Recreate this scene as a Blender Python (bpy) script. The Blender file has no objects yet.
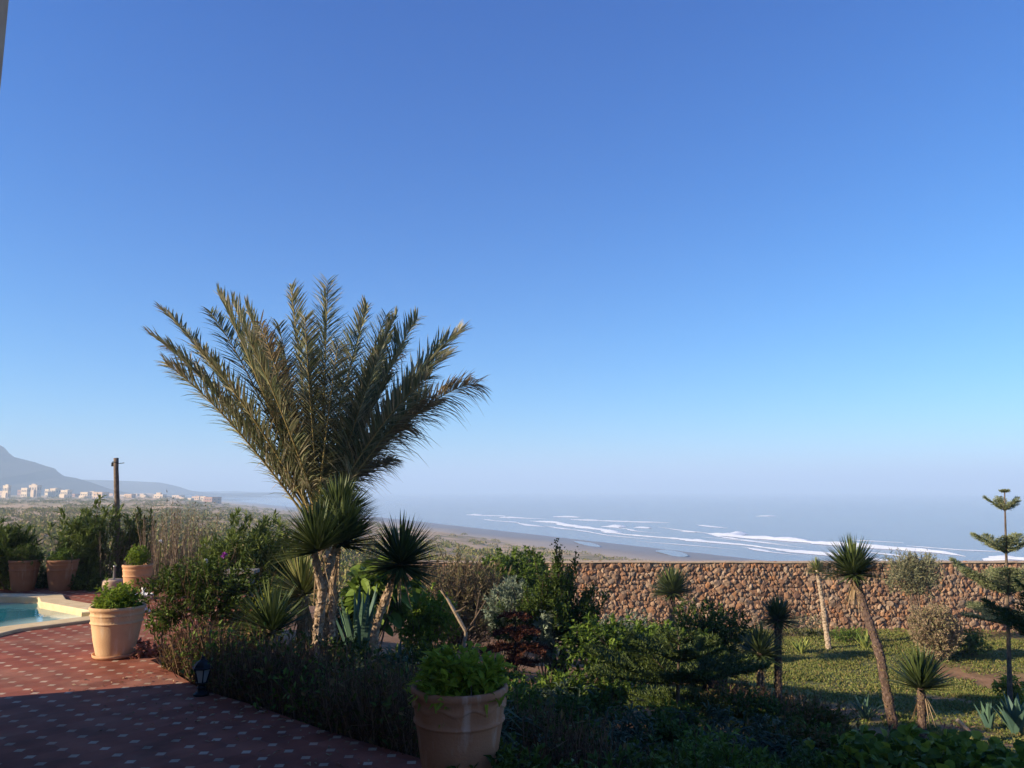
import bpy, bmesh, math
import numpy as np
from mathutils import Vector, Matrix

# ------------------------------------------------------------------ camera / light / exposure
S = bpy.context.scene
COL = S.collection
F, CX, CY = 773.0, 512.0, 384.0
EYE = 1.65
PITCH = math.radians(7.8)
cam_d = bpy.data.cameras.new("camera")
cam_d.sensor_width = 36.0
cam_d.lens = 36.0 * F / 1024.0
cam_d.clip_start = 0.05
cam_d.clip_end = 60000
cam = bpy.data.objects.new("camera", cam_d)
COL.objects.link(cam)
cam.location = (0, 0, EYE)
cam.rotation_euler = (math.pi / 2 + PITCH, 0, 0)
S.camera = cam

SUN_TRAVEL = (0.94, 0.34)
SUN_EL = math.radians(21)
w = bpy.data.worlds.new("World")
S.world = w
w.use_nodes = True
wn = w.node_tree
bg = wn.nodes["Background"]
sky = wn.nodes.new("ShaderNodeTexSky")
sky.sky_type = 'NISHITA'
sky.sun_disc = False
sky.sun_elevation = SUN_EL
sky.sun_rotation = math.atan2(-SUN_TRAVEL[0], -SUN_TRAVEL[1])
sky.altitude = 0
sky.air_density = 1.0
sky.dust_density = 0.0
sky.ozone_density = 6.0
# clear-air grade of the sky texture: a deeper blue than its default
_sep = wn.nodes.new("ShaderNodeSeparateColor"); _com = wn.nodes.new("ShaderNodeCombineColor")
wn.links.new(sky.outputs[0], _sep.inputs[0])
for _i, (_k, _p) in enumerate(((.232, 1.60), (.565, 1.20), (1.20, .854))):
    _a = wn.nodes.new("ShaderNodeMath"); _a.operation = 'POWER'; _a.inputs[1].default_value = _p
    _b = wn.nodes.new("ShaderNodeMath"); _b.operation = 'MULTIPLY'; _b.inputs[1].default_value = _k
    wn.links.new(_sep.outputs[_i], _a.inputs[0]); wn.links.new(_a.outputs[0], _b.inputs[0]); wn.links.new(_b.outputs[0], _com.inputs[_i])
wn.links.new(_com.outputs[0], bg.inputs[0])
bg.inputs[1].default_value = 0.0925

sun_d = bpy.data.lights.new("sun", 'SUN')
sun_d.energy = 5.0
sun_d.angle = math.radians(0.5)
sun_d.color = (1.0, 0.84, 0.63)
sun = bpy.data.objects.new("sun", sun_d)
COL.objects.link(sun)
hl = math.hypot(*SUN_TRAVEL)
tv = Vector((SUN_TRAVEL[0] / hl * math.cos(SUN_EL), SUN_TRAVEL[1] / hl * math.cos(SUN_EL), -math.sin(SUN_EL)))
sun.rotation_euler = tv.to_track_quat('-Z', 'Y').to_euler()

vs = S.view_settings
S.display_settings.display_device = 'sRGB'
vs.view_transform = 'Standard'
vs.look = 'None'
vs.exposure = 1.1
vs.gamma = 1.0
vs.use_curve_mapping = False
S.render.engine = 'CYCLES'
S.cycles.use_denoising = True
S.cycles.max_bounces = 6
S.cycles.diffuse_bounces = 3
S.cycles.glossy_bounces = 2
S.cycles.transmission_bounces = 4
S.cycles.volume_bounces = 1
S.cycles.transparent_max_bounces = 8

# ------------------------------------------------------------------ picture <-> place
st, ct = math.sin(PITCH), math.cos(PITCH)


def ray(px, py):
    a, b = (px - CX) / F, (CY - py) / F
    return np.array([a, ct - b * st, st + b * ct])


def at(px, py, Y):
    r = ray(px, py)
    return r * (Y / r[1]) + np.array([0, 0, EYE])


def on_z(px, py, z):
    r = ray(px, py)
    return r * ((z - EYE) / r[2]) + np.array([0, 0, EYE])


# ------------------------------------------------------------------ noise
def _hash(ix, iy, iz, seed):
    h = (ix.astype(np.int64) * 374761393 + iy.astype(np.int64) * 668265263 + iz.astype(np.int64) * 2147483647 + seed * 974711) & 0xffffffff
    h = ((h ^ (h >> 13)) * 1274126177) & 0xffffffff
    h = h ^ (h >> 16)
    return (h & 0xffff) / 65535.0


def vnoise(p, seed=0):
    p = np.atleast_2d(np.asarray(p, float))
    i = np.floor(p).astype(np.int64)
    f = p - i
    f = f * f * (3 - 2 * f)
    r = 0
    for dx in (0, 1):
        for dy in (0, 1):
            for dz in (0, 1):
                wt = (f[:, 0] if dx else 1 - f[:, 0]) * (f[:, 1] if dy else 1 - f[:, 1]) * (f[:, 2] if dz else 1 - f[:, 2])
                r = r + wt * _hash(i[:, 0] + dx, i[:, 1] + dy, i[:, 2] + dz, seed)
    return r


def fbm(x, y, sc, seed=0, o=4):
    x = np.asarray(x, float).ravel(); y = np.asarray(y, float).ravel()
    r = np.zeros_like(x); a = 0.5; s = 1.0 / sc; tot = 0
    for k in range(o):
        r += a * vnoise(np.stack([x * s, y * s, np.full_like(x, k * 7.3)], 1), seed + k)
        tot += a; a *= 0.5; s *= 2.03
    return r / tot


def sstep(a, b, x):
    t = np.clip((x - a) / (b - a), 0, 1)
    return t * t * (3 - 2 * t)


# ------------------------------------------------------------------ mesh builder
class MB:
    def __init__(self):
        self.v = []; self.q = []; self.t = []; self.n = 0

    def add(self, v, quads=None, tris=None):
        v = np.asarray(v, float).reshape(-1, 3)
        if quads is not None and len(quads):
            self.q.append(np.asarray(quads, np.int64).reshape(-1, 4) + self.n)
        if tris is not None and len(tris):
            self.t.append(np.asarray(tris, np.int64).reshape(-1, 3) + self.n)
        self.v.append(v); self.n += len(v)
        return self

    def build(self, name, mat, parent=None, smooth=False, world=True):
        me = bpy.data.meshes.new(name)
        v = np.concatenate(self.v) if self.v else np.zeros((0, 3))
        o = bpy.data.objects.new(name, me)
        COL.objects.link(o)
        if parent is not None:
            o.parent = parent
            if world:
                r = parent
                off = np.zeros(3)
                while r is not None:
                    off += np.array(r.location); r = r.parent
                v = v - off
        q = np.concatenate(self.q) if self.q else np.zeros((0, 4), np.int64)
        t = np.concatenate(self.t) if self.t else np.zeros((0, 3), np.int64)
        me.vertices.add(len(v)); me.vertices.foreach_set("co", v.astype(np.float32).ravel())
        loops = np.concatenate([q.ravel(), t.ravel()])
        me.loops.add(len(loops)); me.loops.foreach_set("vertex_index", loops.astype(np.int32))
        starts = np.concatenate([np.arange(len(q)) * 4, len(q) * 4 + np.arange(len(t)) * 3])
        me.polygons.add(len(starts)); me.polygons.foreach_set("loop_start", starts.astype(np.int32))
        me.polygons.foreach_set("use_smooth", np.full(len(starts), smooth))
        me.update(calc_edges=True)
        me.validate()
        if mat is not None:
            me.materials.append(mat)
        return o


def nrm(a):
    a = np.asarray(a, float)
    return a / np.maximum(np.linalg.norm(a, axis=-1, keepdims=True), 1e-9)


def tube(mb, pts, rad, n=8, cap=True, wob=0, rng=None):
    pts = np.asarray(pts, float); m = len(pts)
    rad = np.broadcast_to(np.asarray(rad, float), (m,))
    tg = nrm(np.gradient(pts, axis=0))
    ref = np.array([0, 0, 1.0]) if abs(tg[0][2]) < 0.9 else np.array([0, 1.0, 0])
    a = nrm(np.cross(tg[0], ref)); vs_ = []
    ang = np.arange(n) * 2 * math.pi / n
    for i in range(m):
        a = nrm(a - tg[i] * np.dot(a, tg[i])); b = np.cross(tg[i], a)
        rr = rad[i]
        if wob and rng is not None:
            rr = rad[i] * (1 + wob * rng.uniform(-1, 1, n))[:, None]
        vs_.append(pts[i] + rr * (np.cos(ang)[:, None] * a + np.sin(ang)[:, None] * b))
    v = np.concatenate(vs_)
    k = np.arange(n); k2 = (k + 1) % n
    q = np.concatenate([np.stack([i * n + k, i * n + k2, (i + 1) * n + k2, (i + 1) * n + k], 1) for i in range(m - 1)])
    t = []
    if cap:
        v = np.concatenate([v, pts[:1], pts[-1:]])
        t = np.concatenate([np.stack([np.full(n, m * n), k2, k], 1), np.stack([np.full(n, m * n + 1), (m - 1) * n + k, (m - 1) * n + k2], 1)])
    mb.add(v, q, t)


def lathe(mb, prof, c=(0, 0, 0), n=48, fn=None):
    prof = np.asarray(prof, float); m = len(prof)
    ang = np.arange(n) * 2 * math.pi / n
    v = np.zeros((m, n, 3))
    for i, (r, z) in enumerate(prof):
        rr = np.full(n, r); zz = np.full(n, z)
        if fn is not None:
            rr, zz = fn(i, r, z, ang)
        v[i, :, 0] = rr * np.cos(ang); v[i, :, 1] = rr * np.sin(ang); v[i, :, 2] = zz
    v = v.reshape(-1, 3) + np.array(c)
    k = np.arange(n); k2 = (k + 1) % n
    q = np.concatenate([np.stack([i * n + k, i * n + k2, (i + 1) * n + k2, (i + 1) * n + k], 1) for i in range(m - 1)])
    mb.add(v, q)


def box(mb, c, s, rz=0.0, taper=1.0):
    x, y, z = np.array(s) / 2.0
    v = np.array([[-x, -y, -z], [x, -y, -z], [x, y, -z], [-x, y, -z], [-x * taper, -y * taper, z], [x * taper, -y * taper, z], [x * taper, y * taper, z], [-x * taper, y * taper, z]])
    R = np.array([[math.cos(rz), -math.sin(rz), 0], [math.sin(rz), math.cos(rz), 0], [0, 0, 1]])
    v = v @ R.T + np.array(c)
    mb.add(v, [[3, 2, 1, 0], [4, 5, 6, 7], [0, 1, 5, 4], [1, 2, 6, 5], [2, 3, 7, 6], [3, 0, 4, 7]])


def blades(mb, pos, d, L, W, droop=0.0, stn=(0, .35, .7, 1), prof=(.55, 1, .7, .04), fold=.35, roll=None, rng=None):
    pos = np.asarray(pos, float); d = nrm(d); N = len(pos)
    if N == 0:
        return
    L = np.broadcast_to(np.asarray(L, float), (N,))[:, None]
    W = np.broadcast_to(np.asarray(W, float), (N,))[:, None]
    droop = np.broadcast_to(np.asarray(droop, float), (N,))[:, None]
    up = np.tile(np.array([0.03, 0.02, 1.0]), (N, 1))
    side = nrm(np.cross(d, up)); nv = np.cross(side, d)
    if roll is not None:
        c, s = np.cos(roll)[:, None], np.sin(roll)[:, None]
        side, nv = side * c + nv * s, nv * c - side * s
    vv = []
    for t, p in zip(stn, prof):
        c = pos + d * L * t + np.array([0, 0, -1.0]) * droop * L * t * t
        wd = W * p * 0.5
        vv += [c - side * wd + nv * fold * wd, c, c + side * wd + nv * fold * wd]
    v = np.stack(vv, 1)
    ns = len(stn); qs = []
    for k in range(ns - 1):
        b = k * 3
        qs += [[b, b + 1, b + 4, b + 3], [b + 1, b + 2, b + 5, b + 4]]
    q = (np.arange(N) * ns * 3)[:, None, None] + np.array(qs)[None]
    mb.add(v.reshape(-1, 3), q.reshape(-1, 4))


def leaves(mb, pos, d, L, W, rng, droop=0.15, fold=.3):
    if np.mean(W) > .6 * np.mean(L):      # round leaves get a rounder outline
        blades(mb, pos, d, L, W, droop, stn=(0, .12, .4, .72, .92, 1), prof=(.1, .7, 1, .88, .45, .1), fold=fold * .7, roll=rng.uniform(-.9, .9, len(pos)))
        return
    blades(mb, pos, d, L, W, droop, stn=(0, .42, 1), prof=(.12, 1, .06), fold=fold, roll=rng.uniform(-.9, .9, len(pos)))


def diamonds(mb, pos, d, L, W, rng):
    pos = np.asarray(pos, float); d = nrm(d); N = len(pos)
    side = nrm(np.cross(d, nrm(rng.normal(size=(N, 3)))))
    L = np.broadcast_to(np.asarray(L, float), (N,))[:, None]; W = np.broadcast_to(np.asarray(W, float), (N,))[:, None]
    v = np.stack([pos, pos + d * L * .45 + side * W / 2, pos + d * L, pos + d * L * .45 - side * W / 2], 1)
    mb.add(v.reshape(-1, 3), np.arange(N * 4).reshape(-1, 4))


# ------------------------------------------------------------------ tags
def tag(o, label=None, cat=None, group=None, kind=None):
    if label: o["label"] = label
    if cat: o["category"] = cat
    if group: o["group"] = group
    if kind: o["kind"] = kind
    return o


def thing(name, loc, label, cat, group=None):
    o = bpy.data.objects.new(name, None)
    o.empty_display_size = 0.2
    o.location = Vector([float(c) for c in loc])
    COL.objects.link(o)
    return tag(o, label, cat, group)


# ------------------------------------------------------------------ materials
def nodes(name):
    m = bpy.data.materials.new(name); m.use_nodes = True
    nt = m.node_tree
    return m, nt, nt.nodes["Principled BSDF"], nt.nodes["Material Output"]


def N(nt, typ, **kw):
    n = nt.nodes.new(typ)
    for k, v in kw.items():
        setattr(n, k, v)
    return n


def ramp(nt, fac, cols, pos=None):
    r = N(nt, "ShaderNodeValToRGB")
    e = r.color_ramp.elements
    pos = pos or [i / (len(cols) - 1) for i in range(len(cols))]
    e[0].position = pos[0]; e[0].color = (*cols[0], 1)
    e[1].position = pos[-1]; e[1].color = (*cols[-1], 1)
    for p, c in list(zip(pos, cols))[1:-1]:
        x = e.new(p); x.color = (*c, 1)
    nt.links.new(fac, r.inputs[0])
    return r.outputs[0]


def noise(nt, vec, scale, detail=4, rough=.55):
    n = N(nt, "ShaderNodeTexNoise")
    n.inputs["Scale"].default_value = scale; n.inputs["Detail"].default_value = detail; n.inputs["Roughness"].default_value = rough
    if vec is not None: nt.links.new(vec, n.inputs["Vector"])
    return n.outputs[0]


def mixc(nt, fac, a, b, mode='MIX'):
    m = N(nt, "ShaderNodeMix", data_type='RGBA', blend_type=mode)
    for sock, val in ((m.inputs[0], fac), (m.inputs[6], a), (m.inputs[7], b)):
        if hasattr(val, "is_output"): nt.links.new(val, sock)
        elif isinstance(val, (tuple, list)): sock.default_value = (*val, 1)
        else: sock.default_value = val
    return m.outputs[2]


def bump(nt, h, strength, dist, bsdf):
    b = N(nt, "ShaderNodeBump")
    b.inputs["Strength"].default_value = strength; b.inputs["Distance"].default_value = dist
    nt.links.new(h, b.inputs["Height"]); nt.links.new(b.outputs[0], bsdf.inputs["Normal"])


def geo_pos(nt):
    return N(nt, "ShaderNodeNewGeometry").outputs["Position"]


def math_n(nt, op, a, b=None):
    m = N(nt, "ShaderNodeMath", operation=op)
    for s, v in ((m.inputs[0], a), (m.inputs[1], b)):
        if v is None: continue
        if hasattr(v, "is_output"): nt.links.new(v, s)
        else: s.default_value = v
    return m.outputs[0]


def leaf_mat(name, cols, trans=.25, rough=.55, spec=.16, pos=None):
    m, nt, b, out = nodes(name)
    g = N(nt, "ShaderNodeNewGeometry")
    c = ramp(nt, g.outputs["Random Per Island"], cols, pos)
    nt.links.new(c, b.inputs["Base Color"])
    b.inputs["Roughness"].default_value = rough
    b.inputs["Specular IOR Level"].default_value = spec
    tr = N(nt, "ShaderNodeBsdfTranslucent")
    nt.links.new(mixc(nt, .5, c, (.35, .45, .05), 'MIX') if trans > .3 else c, tr.inputs[0])
    mx = N(nt, "ShaderNodeMixShader"); mx.inputs[0].default_value = trans
    nt.links.new(b.outputs[0], mx.inputs[1]); nt.links.new(tr.outputs[0], mx.inputs[2])
    nt.links.new(mx.outputs[0], out.inputs[0])
    return m


def rough_mat(name, c1, c2, scale=8, rough=.85, bs=.3, bd=.02, c3=None, spec=.12):
    m, nt, b, out = nodes(name)
    p = geo_pos(nt)
    n = noise(nt, p, scale, 6)
    c = ramp(nt, n, [c1, c3, c2] if c3 else [c1, c2], [.3, .5, .7] if c3 else [.32, .68])
    nt.links.new(c, b.inputs["Base Color"])
    b.inputs["Roughness"].default_value = rough; b.inputs["Specular IOR Level"].default_value = spec
    if bs: bump(nt, noise(nt, p, scale * 4, 5), bs, bd, b)
    return m


def plain(name, c, rough=.5, metal=0.0, spec=.5):
    m, nt, b, out = nodes(name)
    b.inputs["Base Color"].default_value = (*c, 1); b.inputs["Roughness"].default_value = rough; b.inputs["Metallic"].default_value = metal
    b.inputs["Specular IOR Level"].default_value = spec
    return m


M = {}
M['palm'] = leaf_mat('palm_leaf', [(.10, .135, .07), (.19, .215, .11), (.31, .31, .18), (.52, .46, .31)], .2, .4)
M['palm_grey'] = leaf_mat('palm_leaf_grey', [(.10, .125, .07), (.16, .18, .09), (.24, .23, .12)], .18, .45)
M['palm_dry'] = leaf_mat('palm_leaf_dry', [(.19, .155, .085), (.31, .24, .14), (.42, .33, .21)], .15, .6)
M['rachis'] = rough_mat('palm_rachis', (.24, .19, .07), (.34, .26, .11), 12, .6, .1, .01)
M['yucca'] = leaf_mat('yucca_leaf', [(.04, .062, .018), (.07, .10, .028), (.13, .155, .05)], .12, .48, .3)
M['yucca_pale'] = leaf_mat('yucca_leaf_pale', [(.12, .16, .045), (.2, .22, .07), (.3, .27, .11)], .15, .5)
M['dead'] = leaf_mat('dead_leaf', [(.20, .13, .07), (.30, .21, .12), (.38, .28, .17)], .12, .7)
M['agave'] = leaf_mat('agave_leaf', [(.05, .10, .075), (.075, .135, .10), (.10, .17, .10)], .06, .45)
M['agave_yel'] = leaf_mat('agave_yellow', [(.20, .24, .05), (.30, .32, .08), (.14, .2, .05)], .15, .5)
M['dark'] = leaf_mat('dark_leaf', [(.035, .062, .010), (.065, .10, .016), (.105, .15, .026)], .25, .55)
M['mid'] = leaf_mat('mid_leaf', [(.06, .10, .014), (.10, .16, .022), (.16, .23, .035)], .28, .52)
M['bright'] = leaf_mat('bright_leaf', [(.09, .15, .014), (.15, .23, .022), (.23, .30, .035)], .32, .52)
M['olean'] = leaf_mat('oleander_leaf', [(.075, .115, .022), (.12, .165, .035), (.19, .235, .055)], .22, .5)
M['leafy_low'] = leaf_mat('round_leaf', [(.13, .19, .016), (.20, .26, .022), (.29, .33, .032)], .34, .55)
M['big_leaf'] = leaf_mat('large_round_leaf', [(.05, .085, .012), (.11, .16, .018), (.17, .22, .022), (.30, .31, .035)], .3, .5)
M['yellow'] = leaf_mat('yellow_leaf', [(.16, .2, .02), (.27, .28, .03), (.36, .33, .04)], .32, .5)
M['silver'] = leaf_mat('silver_leaf', [(.10, .14, .09), (.17, .21, .14), (.26, .29, .20)], .15, .65)
M['rust'] = leaf_mat('rust_needle', [(.055, .018, .010), (.09, .03, .016), (.13, .048, .024)], .1, .8)
M['tamarisk'] = leaf_mat('dry_shrub_leaf', [(.12, .09, .05), (.18, .13, .075), (.13, .13, .05), (.24, .17, .10)], .2, .75)
M['wispy'] = leaf_mat('wispy_leaf', [(.13, .14, .07), (.19, .19, .10), (.26, .23, .13)], .2, .65)
M['brownshrub'] = leaf_mat('brown_shrub_leaf', [(.20, .135, .08), (.29, .20, .125), (.18, .18, .07), (.37, .27, .18)], .15, .75)
M['blue'] = leaf_mat('bluish_leaf', [(.035, .055, .028), (.06, .085, .045), (.095, .12, .065)], .12, .6)
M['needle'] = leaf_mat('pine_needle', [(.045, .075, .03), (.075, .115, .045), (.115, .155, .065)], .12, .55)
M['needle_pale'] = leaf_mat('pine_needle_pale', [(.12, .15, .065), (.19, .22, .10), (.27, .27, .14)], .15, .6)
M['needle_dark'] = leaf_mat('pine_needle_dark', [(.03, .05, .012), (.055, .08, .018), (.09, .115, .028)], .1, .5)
M['reed'] = leaf_mat('dry_reed', [(.2, .14, .10), (.30, .22, .16), (.38, .3, .22)], .1, .8)
M['hedge_leaf'] = leaf_mat('hedge_leaf', [(.045, .065, .012), (.08, .10, .018), (.14, .09, .03), (.20, .12, .045)], .2, .7, .1)
M['twig'] = leaf_mat('dry_twig', [(.085, .048, .028), (.15, .09, .055), (.24, .155, .095)], 0.0, .9, .1)
M['white_flower'] = plain('white_petal', (.75, .73, .70), .6)
M['purple'] = leaf_mat('purple_petal', [(.20, .02, .25), (.35, .06, .38), (.6, .3, .6)], .3, .5)
M['red_leaf'] = leaf_mat('pink_leaf', [(.35, .12, .08), (.45, .2, .14), (.3, .2, .1)], .3, .5)
M['grass'] = leaf_mat('ground_cover', [(.09, .12, .024), (.135, .16, .036), (.19, .195, .052), (.23, .17, .065)], .2, .6)
M['scrub'] = leaf_mat('scrub_leaf', [(.095, .125, .022), (.16, .175, .038), (.22, .195, .065), (.29, .205, .10)], .1, .75)
M['bark'] = rough_mat('grey_bark', (.07, .05, .035), (.17, .125, .09), 20, .9, .5, .02)
M['bark_dark'] = rough_mat('dark_bark', (.03, .022, .016), (.075, .055, .04), 20, .9, .5, .02)
M['bark_pale'] = rough_mat('pale_bark', (.25, .18, .12), (.42, .33, .23), 18, .85, .4, .02)
M['bark_purple'] = rough_mat('purple_brown_bark', (.075, .045, .035), (.20, .135, .105), 26, .9, .8, .03, (.12, .08, .06))
M['yucca_bark'] = rough_mat('yucca_bark', (.20, .13, .085), (.56, .44, .31), 24, .9, .8, .03, (.38, .27, .18))
M['pole'] = rough_mat('weathered_wood', (.10, .075, .055), (.24, .185, .14), 14, .9, .4, .02)
M['terracotta'] = None


def terracotta(name, a, b, stain):
    m, nt, bs, out = nodes(name)
    p = geo_pos(nt)
    c = ramp(nt, noise(nt, p, 5, 6), [a, b], [.3, .7])
    mp = N(nt, "ShaderNodeMapping"); mp.inputs["Scale"].default_value = (9, 9, 1.2); nt.links.new(p, mp.inputs[0])
    f = ramp(nt, noise(nt, mp.outputs[0], 1.5, 5), [(0, 0, 0), (1, 1, 1)], [.56, .72])
    c = mixc(nt, math_n(nt, 'MULTIPLY', f, .8), c, stain)
    nt.links.new(c, bs.inputs["Base Color"]); bs.inputs["Roughness"].default_value = .9; bs.inputs["Specular IOR Level"].default_value = .1
    bump(nt, noise(nt, p, 60, 4), .25, .01, bs)
    return m


M['clay'] = terracotta('weathered_clay', (.50, .31, .17), (.60, .40, .23), (.62, .50, .36))
M['clay_red'] = terracotta('orange_clay', (.48, .25, .13), (.58, .33, .18), (.6, .45, .3))
M['clay_pink'] = terracotta('pink_clay', (.33, .145, .075), (.41, .195, .105), (.50, .34, .25))
M['clay_shaded'] = terracotta('shade_darkened_clay', (.24, .115, .06), (.32, .165, .09), (.36, .25, .17))  # darker clay copy: the shade over the back pots is put into its colour
M['soil'] = rough_mat('potting_soil', (.03, .02, .014), (.07, .045, .03), 30, .95, .6, .02)
M['iron'] = plain('black_iron', (.012, .012, .013), .5, .0, .2)
M['lampglass'] = plain('frosted_glass', (.33, .31, .28), .35, 0, .5)
M['white'] = rough_mat('white_plaster', (.72, .71, .69), (.82, .81, .79), 12, .6, .05, .005)
M['concrete'] = rough_mat('grey_concrete', (.15, .14, .135), (.26, .25, .24), 14, .9, .3, .01)
M['conc_pink'] = rough_mat('sandy_concrete', (.40, .29, .20), (.5, .37, .27), 14, .9, .3, .01)
M['steel'] = plain('galvanised_tube', (.45, .45, .44), .4, .6)
M['coping'] = rough_mat('pale_coping_stone', (.54, .41, .23), (.68, .54, .33), 5, .8, .2, .01)
M['house'] = rough_mat('house_render', (.46, .29, .18), (.54, .36, .23), 3, .9, .2, .01)
M['pane'] = plain('window_glass', (.03, .04, .05), .08)
M['shutter'] = plain('painted_wood', (.10, .20, .30), .5)
M['cream'] = rough_mat('cream_render', (.54, .41, .28), (.64, .50, .35), .4, .9, 0)
M['whitewash'] = rough_mat('white_render', (.60, .46, .30), (.70, .56, .39), .4, .9, 0)
M['brickred'] = rough_mat('brick_render', (.34, .19, .13), (.42, .25, .17), .6, .9, 0)
M['ochre'] = rough_mat('ochre_render', (.52, .34, .2), (.62, .43, .27), .4, .9, 0)
M['darkwin'] = plain('dark_opening', (.06, .055, .05), .4)
M['foam'] = rough_mat('sea_foam', (.70, .72, .74), (.85, .86, .87), .3, .8, 0)


def mat_patio():
    m, nt, b, out = nodes('red_octagon_tiles')
    p = geo_pos(nt)
    mp = N(nt, "ShaderNodeMapping", vector_type='POINT')
    mp.inputs["Rotation"].default_value = (0, 0, math.radians(45 - 4))
    mp.inputs["Scale"].default_value = (1 / .187, 1 / .187, 1)
    nt.links.new(p, mp.inputs[0])
    sx = N(nt, "ShaderNodeSeparateXYZ"); nt.links.new(mp.outputs[0], sx.inputs[0])
    fx = math_n(nt, 'ABSOLUTE', math_n(nt, 'SUBTRACT', math_n(nt, 'FRACT', math_n(nt, 'ADD', sx.outputs[0], .5)), .5))
    fy = math_n(nt, 'ABSOLUTE', math_n(nt, 'SUBTRACT', math_n(nt, 'FRACT', math_n(nt, 'ADD', sx.outputs[1], .5)), .5))
    l1 = math_n(nt, 'ADD', fx, fy)
    dot = math_n(nt, 'LESS_THAN', l1, .20)
    ring = math_n(nt, 'MULTIPLY', math_n(nt, 'LESS_THAN', l1, .235), math_n(nt, 'GREATER_THAN', l1, .20))
    g = math_n(nt, 'LESS_THAN', math_n(nt, 'MINIMUM', fx, fy), .014)
    grout = math_n(nt, 'MAXIMUM', math_n(nt, 'MULTIPLY', g, math_n(nt, 'SUBTRACT', 1, dot)), ring)
    # tile identity for tone steps
    fl = N(nt, "ShaderNodeVectorMath", operation='FLOOR'); nt.links.new(mp.outputs[0], fl.inputs[0])
    wn_ = N(nt, "ShaderNodeTexWhiteNoise", noise_dimensions='2D'); nt.links.new(fl.outputs[0], wn_.inputs[0])
    red = ramp(nt, wn_.outputs[0], [(.245, .074, .042), (.29, .092, .053), (.335, .112, .066)])
    rd = N(nt, "ShaderNodeVectorMath", operation='ADD'); nt.links.new(mp.outputs[0], rd.inputs[0]); rd.inputs[1].default_value = (.5, .5, 0)
    fl2 = N(nt, "ShaderNodeVectorMath", operation='FLOOR'); nt.links.new(rd.outputs[0], fl2.inputs[0])
    wn2 = N(nt, "ShaderNodeTexWhiteNoise", noise_dimensions='2D'); nt.links.new(fl2.outputs[0], wn2.inputs[0])
    wht = ramp(nt, wn2.outputs[0], [(.40, .29, .195), (.54, .41, .29), (.48, .29, .19)])
    c = mixc(nt, dot, red, wht)
    c = mixc(nt, grout, c, (.25, .10, .07))
    big = noise(nt, p, .9, 6, .65)
    dust = ramp(nt, big, [(0, 0, 0), (1, 1, 1)], [.48, .72])
    c = mixc(nt, math_n(nt, 'MULTIPLY', dust, .5), c, (.42, .26, .19))
    dirt = ramp(nt, noise(nt, p, 3.3, 6), [(.62, .62, .62), (1.08, 1.08, 1.08)], [.3, .7])
    c = mixc(nt, 1.0, c, dirt, 'MULTIPLY')
    nt.links.new(c, b.inputs["Base Color"])
    r = ramp(nt, big, [(.62, .62, .62), (.85, .85, .85)], [.35, .7])
    nt.links.new(r, b.inputs["Roughness"]); b.inputs["Specular IOR Level"].default_value = .12
    bump(nt, math_n(nt, 'ADD', math_n(nt, 'MULTIPLY', grout, -1.0), math_n(nt, 'MULTIPLY', noise(nt, p, 25, 3), .5)), .35, .006, b)
    return m


def mat_ground():
    m, nt, b, out = nodes('garden_and_dune_ground')
    p = geo_pos(nt)

    def at_(n):
        a = N(nt, "ShaderNodeAttribute", attribute_name=n); return a.outputs["Fac"]
    soil = ramp(nt, noise(nt, p, 2.2, 8, .65), [(.15, .075, .035), (.25, .13, .06), (.36, .20, .10)], [.3, .5, .72])
    lawn = ramp(nt, noise(nt, p, 1.3, 8, .7), [(.13, .10, .035), (.15, .145, .035), (.22, .19, .06)], [.3, .5, .72])
    green = ramp(nt, noise(nt, p, .12, 9, .7), [(.13, .13, .04), (.20, .18, .065), (.36, .25, .13)], [.36, .52, .66])
    sand = ramp(nt, noise(nt, p, .10, 9, .7), [(.19, .165, .075), (.44, .30, .17), (.56, .38, .22)], [.36, .5, .68])
    beach = ramp(nt, noise(nt, p, .03, 6), [(.34, .27, .21), (.42, .34, .27)], [.3, .7])
    c = mixc(nt, at_('lawn'), soil, lawn)
    c = mixc(nt, at_('plain'), c, green)
    c = mixc(nt, at_('sand'), c, sand)
    c = mixc(nt, at_('beach'), c, beach)
    c = mixc(nt, at_('wet'), c, (.22, .185, .155))
    nt.links.new(c, b.inputs["Base Color"])
    rr = math_n(nt, 'SUBTRACT', .95, math_n(nt, 'MULTIPLY', at_('wet'), .5))
    nt.links.new(rr, b.inputs["Roughness"]); b.inputs["Specular IOR Level"].default_value = .3
    bump(nt, noise(nt, p, 9, 8, .7), .5, .05, b)
    return m


def mat_sea():
    m, nt, b, out = nodes('sea_water')
    p = geo_pos(nt)
    mp = N(nt, "ShaderNodeMapping"); mp.inputs["Rotation"].default_value = (0, 0, math.radians(-26)); mp.inputs["Scale"].default_value = (1.0, .22, 1)
    nt.links.new(p, mp.inputs[0])
    n1 = noise(nt, mp.outputs[0], .05, 8, .65)
    c = ramp(nt, n1, [(.19, .165, .155), (.24, .215, .20)], [.35, .68])
    nt.links.new(c, b.inputs["Base Color"])
    b.inputs["Roughness"].default_value = .18; b.inputs["IOR"].default_value = 1.33
    bump(nt, noise(nt, mp.outputs[0], .12, 8, .7), .3, 1.0, b)
    return m


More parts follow.
